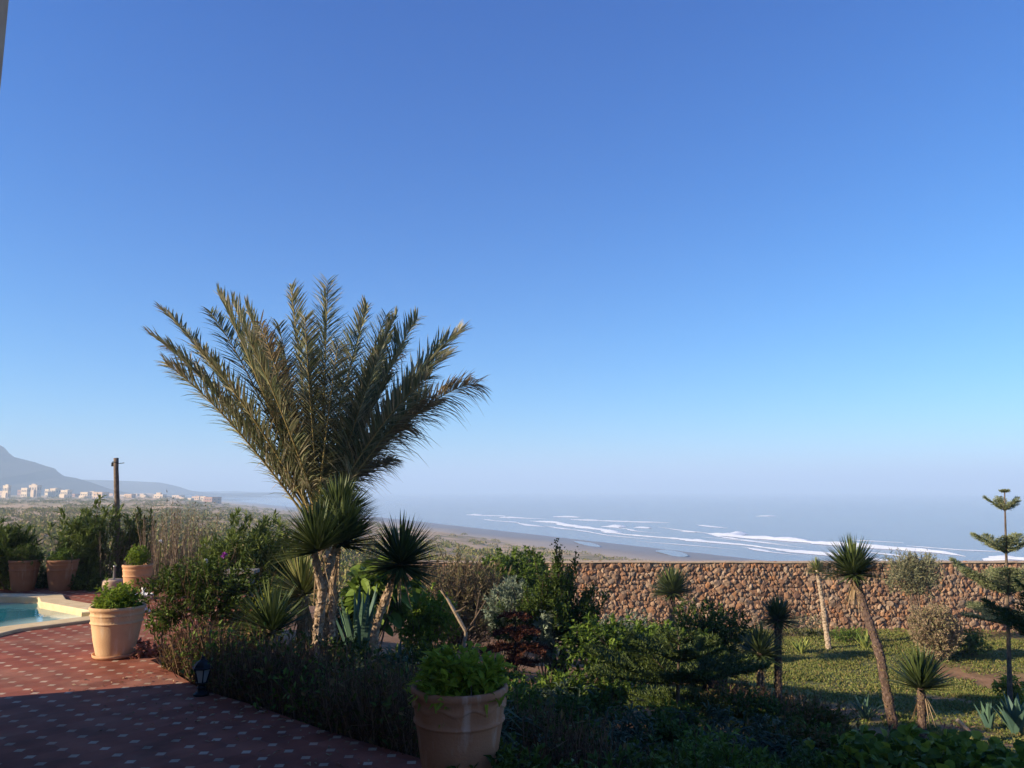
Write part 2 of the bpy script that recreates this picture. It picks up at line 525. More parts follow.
def mat_pool():
    m, nt, b, out = nodes('pool_water')
    p = geo_pos(nt)
    c = ramp(nt, noise(nt, p, 1.2, 3), [(.015, .13, .17), (.035, .20, .235)], [.3, .7])
    ds = N(nt, "ShaderNodeVectorMath", operation='DISTANCE'); nt.links.new(p, ds.inputs[0]); ds.inputs[1].default_value = (-5.75, 10.3, -.06)
    c = mixc(nt, ramp(nt, ds.outputs["Value"], [(1, 1, 1), (0, 0, 0)], [.55, 1.0]), c, (.42, .62, .58))   # shallow end over the pale step
    nt.links.new(c, b.inputs["Base Color"])
    b.inputs["Roughness"].default_value = .03; b.inputs["IOR"].default_value = 1.33
    bump(nt, noise(nt, p, 3.5, 3), .12, .05, b)
    return m


def mat_pooltile():
    m, nt, b, out = nodes('pool_mosaic')
    p = geo_pos(nt)
    c = ramp(nt, noise(nt, p, 2.0, 5), [(.22, .50, .55), (.50, .72, .72)], [.35, .65])
    nt.links.new(c, b.inputs["Base Color"]); b.inputs["Roughness"].default_value = .35
    return m


def mat_stone():
    m, nt, b, out = nodes('rubble_stone')
    g = N(nt, "ShaderNodeNewGeometry")
    c = ramp(nt, g.outputs["Random Per Island"], [(.17, .10, .065), (.28, .155, .09), (.36, .235, .145), (.23, .17, .125), (.35, .17, .08), (.39, .29, .20), (.24, .13, .08)],
             [0, .17, .36, .52, .66, .82, 1])
    p = g.outputs["Position"]
    c = mixc(nt, 1.0, c, ramp(nt, noise(nt, p, 11, 6, .7), [(.65, .65, .65), (1.15, 1.12, 1.1)], [.3, .7]), 'MULTIPLY')
    nt.links.new(c, b.inputs["Base Color"]); b.inputs["Roughness"].default_value = .9; b.inputs["Specular IOR Level"].default_value = .2
    bump(nt, noise(nt, p, 18, 6), .5, .03, b)
    return m


M['tiles'] = mat_patio(); M['ground'] = mat_ground(); M['sea'] = mat_sea(); M['pool'] = mat_pool(); M['mosaic'] = mat_pooltile(); M['stone'] = mat_stone()
M['mortar'] = rough_mat('wall_mortar', (.20, .12, .08), (.29, .185, .125), 12, .95, .4, .02)
M['wallcap'] = rough_mat('wall_cap', (.40, .30, .20), (.52, .40, .28), 4, .9, .3, .02)
M['hill'] = rough_mat('hill_scrub', (.035, .035, .03), (.08, .068, .055), .008, .95, 0, 0, (.05, .046, .04))

# ------------------------------------------------------------------ terrain
SEA = EYE - 20.0
E1 = np.array([.7071, .7071]); E2 = np.array([-.7071, .7071])
edge_px = [(150, 660), (166, 668), (203, 690), (260, 707), (330, 732), (416, 757)]
EDGE = [on_z(a, b, 0)[:2] for a, b in edge_px]
PATIO = [np.array(p) for p in [(4.6, -1.6), (2.4, 1.6)]] + EDGE[::-1] + [np.array(p) for p in [(-3.35, 8.3), (-3.2, 9.6), (-4.3, 13.6), (-15, 13.6), (-15, -8), (4.6, -8)]]
PATIO = np.array(PATIO)


def poly_sd(P, x, y):
    """signed distance, negative inside"""
    x = np.asarray(x, float); y = np.asarray(y, float)
    d = np.full(x.shape, 1e9); ins = np.zeros(x.shape, bool)
    for i in range(len(P)):
        a = P[i]; b = P[(i + 1) % len(P)]
        ex, ey = b - a
        wx, wy = x - a[0], y - a[1]
        t = np.clip((wx * ex + wy * ey) / (ex * ex + ey * ey), 0, 1)
        d = np.minimum(d, np.hypot(wx - ex * t, wy - ey * t))
        c = ((a[1] > y) != (b[1] > y))
        xi = a[0] + (y - a[1]) * ex / (ey if abs(ey) > 1e-12 else 1e-12)
        ins ^= c & (x < xi)
    return np.where(ins, -d, d)


def coast_s(x, y):
    return ((181 - 0.48 * y) - x) / 1.109


def gz(x, y, detail=True):
    x = np.atleast_1d(np.asarray(x, float)); y = np.atleast_1d(np.asarray(y, float))
    s = coast_s(x, y)
    r = np.hypot(x, y)
    # outer profile
    top = -2.5 - 1.6 * sstep(40, 500, r) - .6 * sstep(500, 3000, r)
    xs = np.array([-4000, -60, 0, 55, 80, 105, 125, 150, 185])
    zs = np.array([SEA - 6, SEA - 4, SEA, SEA + 2.6, SEA + 6.8, -9.2, -6.2, -3.6, 0]) - 0.0
    prof = np.interp(s, xs, zs)
    k = sstep(135, 185, s)
    zo = np.where(s > 150, np.interp(s, [150, 185], [-3.6, 0]) * (1 - k) + top * k, prof)
    zo = np.minimum(zo, top)
    if detail:
        amp = sstep(30, 80, r) * sstep(40, 70, s)
        zo = zo + amp * ((fbm(x, y, 22, 5).reshape(x.shape) - .5) * 2.2 + (fbm(x, y, 5, 9, 3).reshape(x.shape) - .5) * .5)
    # garden
    q = (x + 3.4) * .7071 + (y - 7.5) * .7071
    zg = np.interp(q, [-30, 0, 1, 3, 8, 16, 40], [-.1, -.1, -.28, -.72, -1.62, -2.6, -2.75])
    if detail:
        zg = zg + (fbm(x, y, 3.0, 3, 3).reshape(x.shape) - .5) * .22 * sstep(.5, 3, q)
    left = sstep(-16, -4, x)          # behind the terrace the plain starts sooner
    g = 1 - sstep(24.6 - 8 * (1 - left), 30, y)
    g = g * (1 - sstep(30, 60, r))
    z = zg * g + zo * (1 - g)
    sd = poly_sd(PATIO, x, y)
    z = np.where(sd < -0.6, -2.2, z)
    return z


def gz1(x, y):
    return float(gz(x, y)[0])


def on_g(px, py):
    r = ray(px, py); t = 2.0
    o = np.array([0, 0, EYE])
    while t < 400:
        p = o + r * t
        if p[2] <= gz1(p[0], p[1]) and poly_sd(PATIO, p[:1], p[1:2])[0] > 0.0:
            return p
        t *= 1.004
    return o + r * t


def gp(px, Y):
    """ground point on picture column px at depth Y"""
    x = (px - CX) / F * Y / (ct + 0.0)
    # column px at ground height: correct for pitch
    for _ in range(3):
        z = gz1(x, Y)
        f = Y * ct + (z - EYE) * st
        x = (px - CX) / F * f
    return np.array([x, Y, gz1(x, Y)])


def bare_spots(x, y):
    r = np.ones_like(np.asarray(x, float))
    for px, Y, rad in ((963, 12.2, .75), (850, 13.3, .9), (940, 15.4, .6), (790, 12.0, .7), (1000, 18.0, .9), (820, 11.0, .6)):
        c = gp(px, Y)
        d = np.hypot(x - c[0], (y - c[1]) * .8) + (fbm(x, y, .7, 91, 3).reshape(np.shape(x)) - .5) * 1.0
        r = r * (.12 + .88 * sstep(rad * .55, rad, d))
    return r


def build_ground():
    rad = np.concatenate([[0.0], np.geomspace(1.5, 14500, 215)])
    a1 = np.radians(np.arange(-46, 46.01, .27)); a2 = np.radians(np.arange(49, 311.01, 3.0))
    ang = np.concatenate([a1, a2])
    R, A = np.meshgrid(rad, ang, indexing='ij')
    x = R * np.sin(A); y = R * np.cos(A)
    z = gz(x.ravel(), y.ravel()).reshape(x.shape)
    n, k = x.shape
    i, j = np.meshgrid(np.arange(n - 1), np.arange(k), indexing='ij')
    j2 = (j + 1) % k
    q = np.stack([i * k + j, i * k + j2, (i + 1) * k + j2, (i + 1) * k + j], -1).reshape(-1, 4)
    mb = MB(); mb.add(np.stack([x, y, z], -1).reshape(-1, 3), q)
    o = mb.build('ground', M['ground'], smooth=True)
    o["kind"] = "structure"
    x = x.ravel(); y = y.ravel(); r = np.hypot(x, y); s = coast_s(x, y)
    me = o.data
    nz = fbm(x, y, 2.6, 21, 4); nb = fbm(x, y, 40, 33, 5); nb2 = fbm(x, y, 260, 35, 4)
    garden = (1 - sstep(26, 29, y)) * (1 - sstep(35, 50, r))
    lawn = garden * sstep(.20, .36, nz) * sstep(1.5, 4.0, x + (y - 10) * .12)
    lawn *= bare_spots(x, y)
    lawn *= 1 - .85 * sstep(23.0, 24.6, y + (fbm(x, y, 4, 77, 3) - .5) * 3) * sstep(7, 10, x)
    attrs = dict(lawn=lawn, plain=1 - garden,
                 sand=(1 - garden) * sstep(.42, .62, nb + .36 * (1 - sstep(120, 260, s + (nb2 - .5) * 120))) ,
                 beach=1 - sstep(40, 52, s + (nb - .5) * 18), wet=1 - sstep(14, 48, s + (nb - .5) * 44))
    for nme, val in attrs.items():
        a = me.attributes.new(nme, 'FLOAT', 'POINT')
        a.data.foreach_set("value", np.clip(val, 0, 1).astype(np.float32))
    # ground attribute for the soil that shows through the lawn stays in the material


build_ground()

# sea
mb = MB()
xs = np.concatenate([-np.geomspace(14500, 30, 30), np.geomspace(30, 14500, 30)])
mb.add([[-14500, -600, SEA], [14500, -600, SEA], [14500, 14500, SEA], [-14500, 14500, SEA]], [[0, 1, 2, 3]])
sea = mb.build('sea', M['sea']); sea["kind"] = "structure"

# surf: broken white water on the swell lines, each a low ridge of foam
rng = np.random.default_rng(5)
surf = MB()


def surf_line(pts, wid, hgt, gap=.25, seed=0, tail=1.0):
    P = np.array([on_z(a, b, SEA)[:2] for a, b in pts])
    d = np.concatenate([[0], np.cumsum(np.hypot(*np.diff(P, axis=0).T))])
    n = max(int(d[-1] / 1.6), 8)
    t = np.linspace(0, d[-1], n)
    x = np.interp(t, d, P[:, 0]); y = np.interp(t, d, P[:, 1])
    f = vnoise(np.stack([t / 14.0, np.full(n, seed * 3.1), np.zeros(n)], 1), seed)
    f2 = vnoise(np.stack([t / 4.0, np.full(n, seed * 1.7), np.zeros(n)], 1), seed + 9)
    endt = np.minimum(t, d[-1] - t); e = sstep(0, min(20, d[-1] * .3), endt)
    ww = .8 * wid * (.25 + .75 * sstep(gap, gap + .35, f)) * (.6 + .8 * f2) * (.15 + .85 * e)
    hh = hgt * (.3 + .7 * f) * (.5 + .7 * f2) * (.2 + .8 * e)
    tx = np.gradient(x); ty = np.gradient(y); ln = np.hypot(tx, ty); nx, ny = ty / ln, -tx / ln
    off = (vnoise(np.stack([t / 30.0, np.full(n, seed), np.ones(n)], 1), seed + 4) - .5) * wid * 1.2
    x = x + nx * off; y = y + ny * off
    rows = []
    for a, hgtf in ((-.5, 0.03), (-.25, .8), (-.05, 1.0), (.2, .35), (.5, 0.03)):
        rows.append(np.stack([x + nx * ww * a, y + ny * ww * a, SEA + .05 + hh * hgtf], 1))
    V = np.stack(rows, 1)
    k = 5
    i, j = np.meshgrid(np.arange(n - 1), np.arange(k - 1), indexing='ij')
    q = np.stack([i * k + j, (i + 1) * k + j, (i + 1) * k + j + 1, i * k + j + 1], -1).reshape(-1, 4)
    surf.add(V.reshape(-1, 3), q)


SL = [
    ([(530, 521), (555, 523), (580, 527), (605, 531), (630, 534.5), (655, 536.5), (690, 539), (727, 542.5), (757, 546), (790, 551.5), (828, 555), (870, 559.5), (905, 563)], 9, .8),
    ([(575, 519.5), (600, 521), (630, 522), (665, 523)], 16, .9),
    ([(505, 517), (522, 518), (542, 519)], 15, .7),
    ([(560, 516.5), (572, 517.5)], 14, 1.0),
    ([(609, 526), (626, 527.5)], 15, 1.3), ([(627, 527.5), (640, 528.5)], 12, 1.0),
    ([(674, 531.5), (692, 532.5)], 14, 1.3),
    ([(716, 533), (735, 536), (765, 539.5), (795, 542.5), (827, 544.5), (852, 545.8), (877, 548.3), (898, 550.7), (931, 553), (964, 556.6)], 11, 1.3),
    ([(716, 533.2), (725, 534.2), (737, 536.2)], 14, 1.8),
    ([(855, 546), (890, 549.8), (935, 553.6)], 9, 1.5),
    ([(976, 558.5), (995, 562.5)], 8, .9), ([(1003, 556.5), (1028, 559.5), (1070, 562)], 10, 1.1),
    ([(545, 526), (575, 530), (610, 536), (650, 540)], 5, .2), ([(600, 526), (640, 531), (665, 533)], 5, .2),
    ([(520, 523), (545, 527)], 7, .2), ([(660, 527), (700, 533), (740, 539), (790, 545)], 4, .2),
    ([(700, 537), (745, 541), (800, 548)], 4, .2), ([(735, 547), (770, 552), (800, 555)], 4, .15), ([(640, 541), (700, 546), (740, 550)], 3.5, .12),
    ([(860, 551), (905, 556), (950, 560)], 3.5, .2), ([(905, 546), (960, 550), (1010, 552)], 4, .25), ([(768, 515.8), (778, 516.2)], 26, 1.0),
    ([(470, 514), (500, 516.5)], 14, .4), ([(480, 519), (515, 523)], 8, .3), ([(690, 525), (730, 528)], 8, .3), ([(850, 540), (900, 543)], 5, .3),
]
for i, (p, wd, h) in enumerate(SL):
    surf_line(p, wd, h, (.12 if wd > 6 else .45), seed=i + 1)
so = surf.build('surf', M['foam'], smooth=True); so["kind"] = "stuff"; tag(so, "white lines of breaking surf rolling in along the beach", "surf")

# shallow water left on the beach by the tide
for pts in ([(652, 551), (668, 549.8), (684, 553), (690, 557), (676, 557.5), (664, 554)], [(572, 541), (592, 543), (604, 548), (590, 547), (578, 544)]):
    P = [on_z(a, b, SEA + 1.0) for a, b in pts]
    for _ in range(3):
        P = [q_ for i_ in range(len(P)) for q_ in (P[i_] * .75 + P[(i_ + 1) % len(P)] * .25, P[i_] * .25 + P[(i_ + 1) % len(P)] * .75)]
    c = np.mean(P, 0)
    P = [np.array([p[0], p[1], 0]) for p in P]
    zz = max(gz(np.array([p[0] for p in P]), np.array([p[1] for p in P])).max(), SEA) + .04
    m_ = MB(); k = len(P)
    V = [[p[0], p[1], zz] for p in P] + [[c[0], c[1], zz]]
    m_.add(V, None, [[i, (i + 1) % k, k] for i in range(k)])
    o = m_.build('tide_pool', M['sea']); o["kind"] = "structure"


# hills
def ridge(pts, D, thick, seed, name='hill'):
    """ridge line given in the picture, standing D metres away, with slopes falling to the plain on both sides"""
    P = np.array([at(a, b, D) for a, b in pts])
    n = 260
    x = np.linspace(P[0, 0], P[-1, 0], n); zt = np.interp(x, P[:, 0], P[:, 2])
    v = np.concatenate([np.linspace(-1, -.1, 18), [0], np.linspace(.1, 1, 14)])
    X, V = np.meshgrid(x, v, indexing='ij')
    H = np.repeat((zt + 6)[:, None], len(v), 1)
    fall = (1 - np.abs(V)) ** 1.25
    nz = (fbm(X.ravel(), V.ravel() * thick, thick * .35, seed, 5).reshape(X.shape) - .5)
    gul = (np.abs(fbm(X.ravel(), V.ravel() * thick * .3, thick * .09, seed + 3, 4).reshape(X.shape) - .5))
    Z = -6 + H * np.clip(fall + (nz * .5 - gul * .5) * np.abs(V) * (1 - np.abs(V)) * 2.2, 0, 1.05)
    Y = D + np.where(V > 0, V * .2, V) * thick + nz * thick * .3 * np.abs(V)
    k = len(v)
    i, j = np.meshgrid(np.arange(n - 1), np.arange(k - 1), indexing='ij')
    q = np.stack([i * k + j, (i + 1) * k + j, (i + 1) * k + j + 1, i * k + j + 1], -1).reshape(-1, 4)
    m_ = MB(); m_.add(np.stack([X, Y, Z], -1).reshape(-1, 3), q)
    o = m_.build(name, M['hill'], smooth=True); o["kind"] = "structure"


ridge([(-320, 430), (-200, 425), (-120, 432), (-50, 436), (-12, 440), (0, 445), (5, 448), (9, 453), (14, 457), (22, 459), (34, 462), (46, 466), (55, 468.5), (58, 472), (64, 476), (76, 478), (90, 482), (110, 489), (130, 494), (150, 496)], 1100, 350, 3)
ridge([(-100, 470), (40, 476), (80, 479.5), (100, 480), (130, 481), (160, 482.5), (170, 484.5), (180, 487), (188, 490), (200, 492), (230, 494), (260, 497)], 1700, 450, 11)
ridge([(60, 488), (150, 490), (200, 491.5), (235, 491), (270, 493), (300, 497), (330, 500)], 2700, 600, 17)


# ------------------------------------------------------------------ far town
def town_house(px0, px1, ptop, D, mat, label, tower=0, ext=None, wing=True, seed=0):
    rg = np.random.default_rng(seed)
    pc = gp((px0 + px1) / 2, D)
    wpx = (px1 - px0)
    a = math.radians(20)
    top = at(px0, ptop + 2.2, D)[2]
    base = gz1(pc[0], pc[1]) - .6
    h = top - base
    Lw = wpx / F * D
    Lr = Lw * 1.1   # lit face
    Ll = Lw * (.5 if ext is None else ext)
    root = thing('house', (pc[0], pc[1], base), label, 'house', 'houses of the coastal town')
    R = np.array([[math.cos(a), -math.sin(a)], [math.sin(a), math.cos(a)]])
    wb = MB()
    box(wb, (pc[0], pc[1], base + h / 2), (Lr, Ll, h), -a + math.radians(0))
    ca = R.T

    def loc(u, v, z):
        xy = np.array([u, v]) @ np.array([[math.cos(-a), math.sin(-a)], [-math.sin(-a), math.cos(-a)]])
        return np.array([pc[0] + xy[0], pc[1] + xy[1], base + z])
    wo = wb.build('wall', mat, root)
    rb = MB()
    for (u, v, su, sv) in ((0, Ll / 2 - .15, Lr + .3, .3), (0, -Ll / 2 + .15, Lr + .3, .3), (Lr / 2 - .15 + .002, 0, .3, Ll - .62), (-Lr / 2 + .15 - .002, 0, .3, Ll - .62)):
        box(rb, loc(u, v, h + .45), (su, sv, .9), -a)
    rb.build('parapet', mat, root)
    if tower:
        tb = MB(); box(tb, loc(rg.uniform(-.2, .2) * Lr, rg.uniform(-.2, .2) * Ll, h + tower / 2), (Lr * .5, Ll * .35, tower), -a); tb.build('stair_tower', mat, root)
    if wing:
        sb = MB(); hh = h * rg.uniform(.5, .72)
        box(sb, loc(-Lr * .1, -Ll / 2 - Ll * .15, hh / 2), (Lr * .8, Ll * .3 - .004, hh), -a); sb.build('wing', mat, root)
    nf = max(2, int(h / 3.2))
    for fl in range(nf):
        z = (fl + .55) * h / nf
        for side in range(2):
            k = 3 if side == 0 else 2
            for j in range(k):
                wm = MB()
                if side == 0:
                    if wing and fl < nf - 1: continue
                    box(wm, loc((j - (k - 1) / 2) * Lr / k * .9, -Ll / 2, z), (Lr * .13, .25, h / nf * .45), -a)
                else:
                    box(wm, loc(Lr / 2, (j - (k - 1) / 2) * Ll / k * .85, z), (.25, Ll * .13, h / nf * .45), -a)
                wm.build('window', M['darkwin'], root)
    return root


TH = [
    (3, 9.5, 484.5, 560, 'whitewash', 1.6, None, True, "leftmost narrow white house of the distant coastal town"),
    (21.5, 29, 486.8, 590, 'whitewash', 0, None, False, "white house adjoining the tallest cream block in the distant town"),
    (29.5, 39.5, 484, 600, 'cream', 1.8, None, True, "tallest cream block in the distant town below the dark hill"),
    (45.5, 50, 488.0, 640, 'whitewash', 0, .8, False, "small white house right of the tallest cream block in the far town"),
    (52, 58.5, 487.3, 610, 'whitewash', 1.2, 1.1, True, "white stepped far house right of the small white one by the tallest block"),
    (62, 70, 489, 590, 'whitewash', 1.2, .7, True, "bright white stepped house left of the oleander in the far town"),
    (81.5, 90, 491, 590, 'whitewash', 0, .6, True, "white low house left of the wooden pole in the far town"),
    (90, 95, 490.3, 630, 'whitewash', 1.0, None, False, "small white house touching the ochre one left of the pole"),
    (95.5, 106, 491, 580, 'ochre', 0, .8, False, "ochre flat roofed house just left of the wooden pole"),
    (126, 134, 493, 560, 'ochre', 0, .7, False, "ochre pink house just right of the wooden pole in the far town"),
    (142, 147.5, 494.2, 580, 'cream', 0, .9, False, "narrow cream house behind the dry reeds in the far town"),
    (155, 165, 493.5, 560, 'cream', 2.2, .5, True, "cream house with a white roof tower behind the dry reeds"),
    (180, 185.5, 496.4, 590, 'cream', 0, .8, False, "slim cream house left of the brick block in the far town"),
    (189, 192.5, 497.0, 600, 'whitewash', 0, 1.2, False, "thin white house nearest the brick block in the far town"),
    (201, 206.5, 495.3, 590, 'cream', 1.0, .6, True, "cream house at the left end of the brick block"),
    (208, 217, 496.0, 560, 'brickred', 0, 1.5, False, "long red brick block at the right end of the far town"),
]
for i, (a, b, t_, D, mt, tw, ex, wg, lb) in enumerate(TH):
    town_house(a, b, t_, D, M[mt], lb, tw, ex, wg, i)
rg = np.random.default_rng(44)
for i in range(26):
    px = rg.uniform(-60, 225)
    D = rg.uniform(650, 800)
    town_house(px, px + rg.uniform(3.5, 8), rg.uniform(488, 491) + max(px, 0) * .03, D, M[['brickred', 'ochre', 'cream'][rg.integers(3)]], "hazy flat roofed house in the rear rows of the far town", 0, rg.uniform(.7, 1.3), False, 100 + i)

# ------------------------------------------------------------------ patio and pool
pool_px = [(-55, 643), (0, 629.5), (93, 618.0), (92, 613.5), (40, 604.0), (38, 599.3), (0, 598.6), (-70, 597.5)]
POOL = np.array([on_z(a, b, 0)[:2] for a, b in pool_px])


def offset_poly(P, d):
    n = len(P); out = []
    area = .5 * sum(P[i][0] * P[(i + 1) % n][1] - P[(i + 1) % n][0] * P[i][1] for i in range(n))
    sg = 1 if area > 0 else -1
    for i in range(n):
        a, b, c = P[i - 1], P[i], P[(i + 1) % n]
        d1 = nrm(b - a); d2 = nrm(c - b)
        n1 = np.array([d1[1], -d1[0]]) * sg; n2 = np.array([d2[1], -d2[0]]) * sg
        mvec = nrm(n1 + n2); k = d / max(np.dot(mvec, n1), .45)
        out.append(b + mvec * k)
    return np.array(out)


COP = offset_poly(POOL, .34)


def sheet(name, outer, z, mat, hole=None, skirt=0.0):
    bm = bmesh.new()
    loops = []
    for P in [outer] + ([hole] if hole is not None else []):
        vs_ = [bm.verts.new((p[0], p[1], z)) for p in P]
        es = [bm.edges.new((vs_[i], vs_[(i + 1) % len(vs_)])) for i in range(len(vs_))]
        loops.append((vs_, es))
    bmesh.ops.triangle_fill(bm, edges=[e for l in loops for e in l[1]], use_beauty=True)
    if skirt:
        for vs_, es in loops:
            lo = [bm.verts.new((v.co.x, v.co.y, z - skirt)) for v in vs_]
            for i in range(len(vs_)):
                j = (i + 1) % len(vs_)
                bm.faces.new((vs_[i], vs_[j], lo[j], lo[i]))
    bmesh.ops.recalc_face_normals(bm, faces=bm.faces)
    me = bpy.data.meshes.new(name); bm.to_mesh(me); bm.free()
    me.materials.append(mat)
    o = bpy.data.objects.new(name, me); COL.objects.link(o)
    return o


o = sheet('patio', PATIO, 0.0, M['tiles'], COP, .45); o["kind"] = "structure"
swim = thing('swimming_pool', (*POOL.mean(0), 0), "blue swimming pool with pale stone coping set in the red patio", "swimming pool")


def reparent(o, p):
    o.parent = p
    o.location = -Vector(p.location)


cp = sheet('coping', COP, .035, M['coping'], POOL - 0, .4); reparent(cp, swim)
bmod = cp.modifiers.new("bevel", 'BEVEL'); bmod.width = .015; bmod.segments = 2; bmod.limit_method = 'ANGLE'
wt = sheet('water', offset_poly(POOL, .01), -.06, M['pool']); reparent(wt, swim)
mb = MB(); k = len(POOL)
V = [[*p, .03] for p in offset_poly(POOL, .012)] + [[*p, -1.5] for p in offset_poly(POOL, .012)]
mb.add(V, [[i, (i + 1) % k, k + (i + 1) % k, k + i] for i in range(k)])
bs = mb.build('basin_wall', M['mosaic'], swim)
fl = sheet('basin_floor', offset_poly(POOL, .012), -1.5, M['mosaic']); reparent(fl, swim)
# step in the narrow end
shelf = np.array([on_z(a, b, 0)[:2] for a, b in [(42, 623.2), (91.5, 617.6), (91, 613.9), (41, 604.6)]])
shelf_o = sheet('step', shelf, -.20, M['mosaic'], None, 1.3); reparent(shelf_o, swim)
mb = MB(); c1 = on_z(80.5, 618.3, 0); box(mb, (c1[0], c1[1] + .12, -.02), (.10, .10, .16), math.radians(30)); mb.build('skimmer_cap', M['coping'], swim)


# ------------------------------------------------------------------ house (just outside the left edge of the picture)
K = on_z(-52, 683, 0)[:2]
kk = at(5, 40, 6.0)
K = np.array([kk[0], kk[1]]) * 1.06
d1 = nrm(np.array([-.9, -.436])); d2 = nrm(np.array([.436, -.9]))
HL, HW, HH = 13.0, 9.0, 7.2
house = thing('house', (*K, 0), "beige rendered villa wall whose edge shows at top left", 'house')


def hp(u, v, z): return np.array([*(K + d1 * u + d2 * v), z])


ang_h = math.atan2(d1[1], d1[0])
mb = MB(); box(mb, hp(HL / 2, HW / 2, HH / 2 - .2), (HL, HW, HH + .4), ang_h); hw = mb.build('wall', M['house'], house)
mb = MB()
box(mb, hp(HL / 2, -.02, HH + .14), (HL + .3, .30, .28), ang_h); box(mb, hp(HL / 2, HW + .02, HH + .14), (HL + .3, .30, .28), ang_h)
box(mb, hp(.0, HW / 2, HH + .14), (.26, HW - .27, .28), ang_h); box(mb, hp(HL, HW / 2, HH + .14), (.26, HW - .27, .28), ang_h)
mb.build('parapet', M['house'], house)
for (v, z0, hgt, wd) in ((2.6, .0, 2.2, 1.3), (5.2, .9, 1.3, 1.2), (2.6, 4.0, 1.3, 1.2), (5.2, 4.0, 1.3, 1.2), (7.6, 4.0, 1.3, 1.2)):
    fr = MB()
    for (dv, dz, sv, sz) in ((0, hgt / 2, wd, .07), (0, -hgt / 2, wd, .07), (-wd / 2 + .035, 0, .07, hgt - .075), (wd / 2 - .035, 0, .07, hgt - .075), (0, 0, .05, hgt - .075)):
        box(fr, hp(-.03, v + dv, z0 + .035 + hgt / 2 + dz), (.10, sv, sz), ang_h)
    nm = 'door' if z0 == 0 else 'window'
    f = fr.build(nm, M['shutter'], house)
    pn = MB(); box(pn, hp(-.004, v, z0 + hgt / 2 + .035), (.03, wd - .02, hgt - .02), ang_h); pn.build('pane', M['pane'], f)

# ------------------------------------------------------------------ garden wall of rubble stone
WY = 25.2
WX0, WX1, WZ1 = -3.5, 27.0, None
WZ1 = at(800, 562.0, WY)[2]
wall = thing('garden_wall', (4, WY, gz1(4, WY)), "long brown rubble stone garden wall in front of the beach", 'wall')
rng = np.random.default_rng(12)
mb = MB()
ico = bmesh.new(); bmesh.ops.create_icosphere(ico, subdivisions=2, radius=1.0)
IV = np.array([v.co[:] for v in ico.verts]); IF = np.array([[v.index for v in f.verts] for f in ico.faces]); ico.free()
zb = -3.1
rows = int((WZ1 - zb) / .128)
for r in range(rows):
    x = WX0 + rng.uniform(0, .2)
    while x < WX1:
        sw = rng.uniform(.07, .13) + .17 * rng.uniform(0, 1) ** 4
        sh = rng.uniform(.10, .19) * (1 + .3 * (sw > .18))
        c = np.array([x + sw / 2, WY + rng.uniform(-.02, .03), zb + (r + .5) * .128 + rng.uniform(-.04, .04)])
        if c[2] + sh / 2 > WZ1: c[2] = WZ1 - sh / 2
        if c[2] > gz1(c[0], WY - .3) - .2:
            sv = np.sign(IV) * np.abs(IV) ** .8
            v = sv * np.array([sw * .56, .075, sh * .57]) * (1 + rng.uniform(-.2, .2, (len(IV), 1)))
            aa = rng.uniform(-.9, .9); cA, sA = math.cos(aa), math.sin(aa)
            v = v @ np.array([[cA, 0, sA], [0, 1, 0], [-sA, 0, cA]]).T
            ty = rng.uniform(-.22, .22); v[:, 1] += v[:, 0] * ty + v[:, 2] * rng.uniform(-.22, .22)
            mb.add(v + c, None, IF)
        x += sw * .92
st_o = mb.build('stonework', M['stone'], wall, smooth=False)
mb = MB(); box(mb, ((WX0 + WX1) / 2, WY + .135, (WZ1 - 4.0) / 2 - .03), (WX1 - WX0, .30, WZ1 + 4.0), 0); mb.build('mortar_core', M['mortar'], wall)
mb = MB()
xx = np.arange(WX0 - .1, WX1, .5)
v = []
for x in xx:
    j = rng.uniform(-.012, .012); jy = rng.uniform(-.015, .015)
    v += [[x, WY - .09 + jy, WZ1 - .02 + j], [x, WY - .09 + jy, WZ1 + .012 + j], [x, WY + .34, WZ1 + .016 + j], [x, WY + .34, WZ1 - .02 + j]]
n = len(xx); q = []
for i in range(n - 1):
    b = i * 4
    for j in range(4):
        q.append([b + j, b + 4 + j, b + 4 + (j + 1) % 4, b + (j + 1) % 4])
mb.add(v, q); mb.build('capping', M['wallcap'], wall)

# ------------------------------------------------------------------ pots, lamp, pool side things
def pot_profile(R, H, base=.68, lip=.035):
    return [(R * base * .97, 0), (R * base, .012), (R * base * 1.02, .03), (R * .80, H * .30), (R * .86, H * .5), (R * .905, H * .64),
            (R * .915, H * .655), (R * .955, H * .665), (R * .955, H * .68), (R * .915, H * .69), (R * .925, H * .73), (R * .935, H * .77), (R * .945, H * .80), (R * .95, H * .815), (R * .985, H * .83), (R * .95, H * .845),
            (R * .955, H * .88), (R * .97, H * .91), (R * 1.0, H * .925), (R * 1.02, H * .945), (R * 1.02, H * .975), (R * 1.0, H * .995), (R * .96, H), (R * .90, H * .99), (R * .88, H * .93), (R * .87, H * .85)]


def pot(root, base, R, H, mat, wave=0.0, rope=0.0, basef=.68):
    prof = pot_profile(R, H, basef)

    def fn(i, r, z, ang):
        rr = np.full(len(ang), r); zz = np.full(len(ang), z)
        t = z / H
        rr = rr * (1 + .004 * np.sin(3 * ang + 1) + .003 * np.sin(5 * ang))
        if wave and .70 < t < .85:
            zz = zz + wave * np.sin(ang * 9) * (1 - abs(t - .79) / .12)
        if rope and .70 < t < .83:
            rr = rr * (1 + rope * np.sin(ang * 46 + t * 60))
        return rr, zz
    mb = MB(); lathe(mb, prof, base, 140 if rope else 72, fn)
    p = mb.build('pot', mat, root, smooth=True)
    mb = MB()
    lathe(mb, [(R * .885, H * .90), (R * .5, H * .93), (.001, H * .94)], base, 32)
    mb.build('soil', M['soil'], root, smooth=True)
    return p


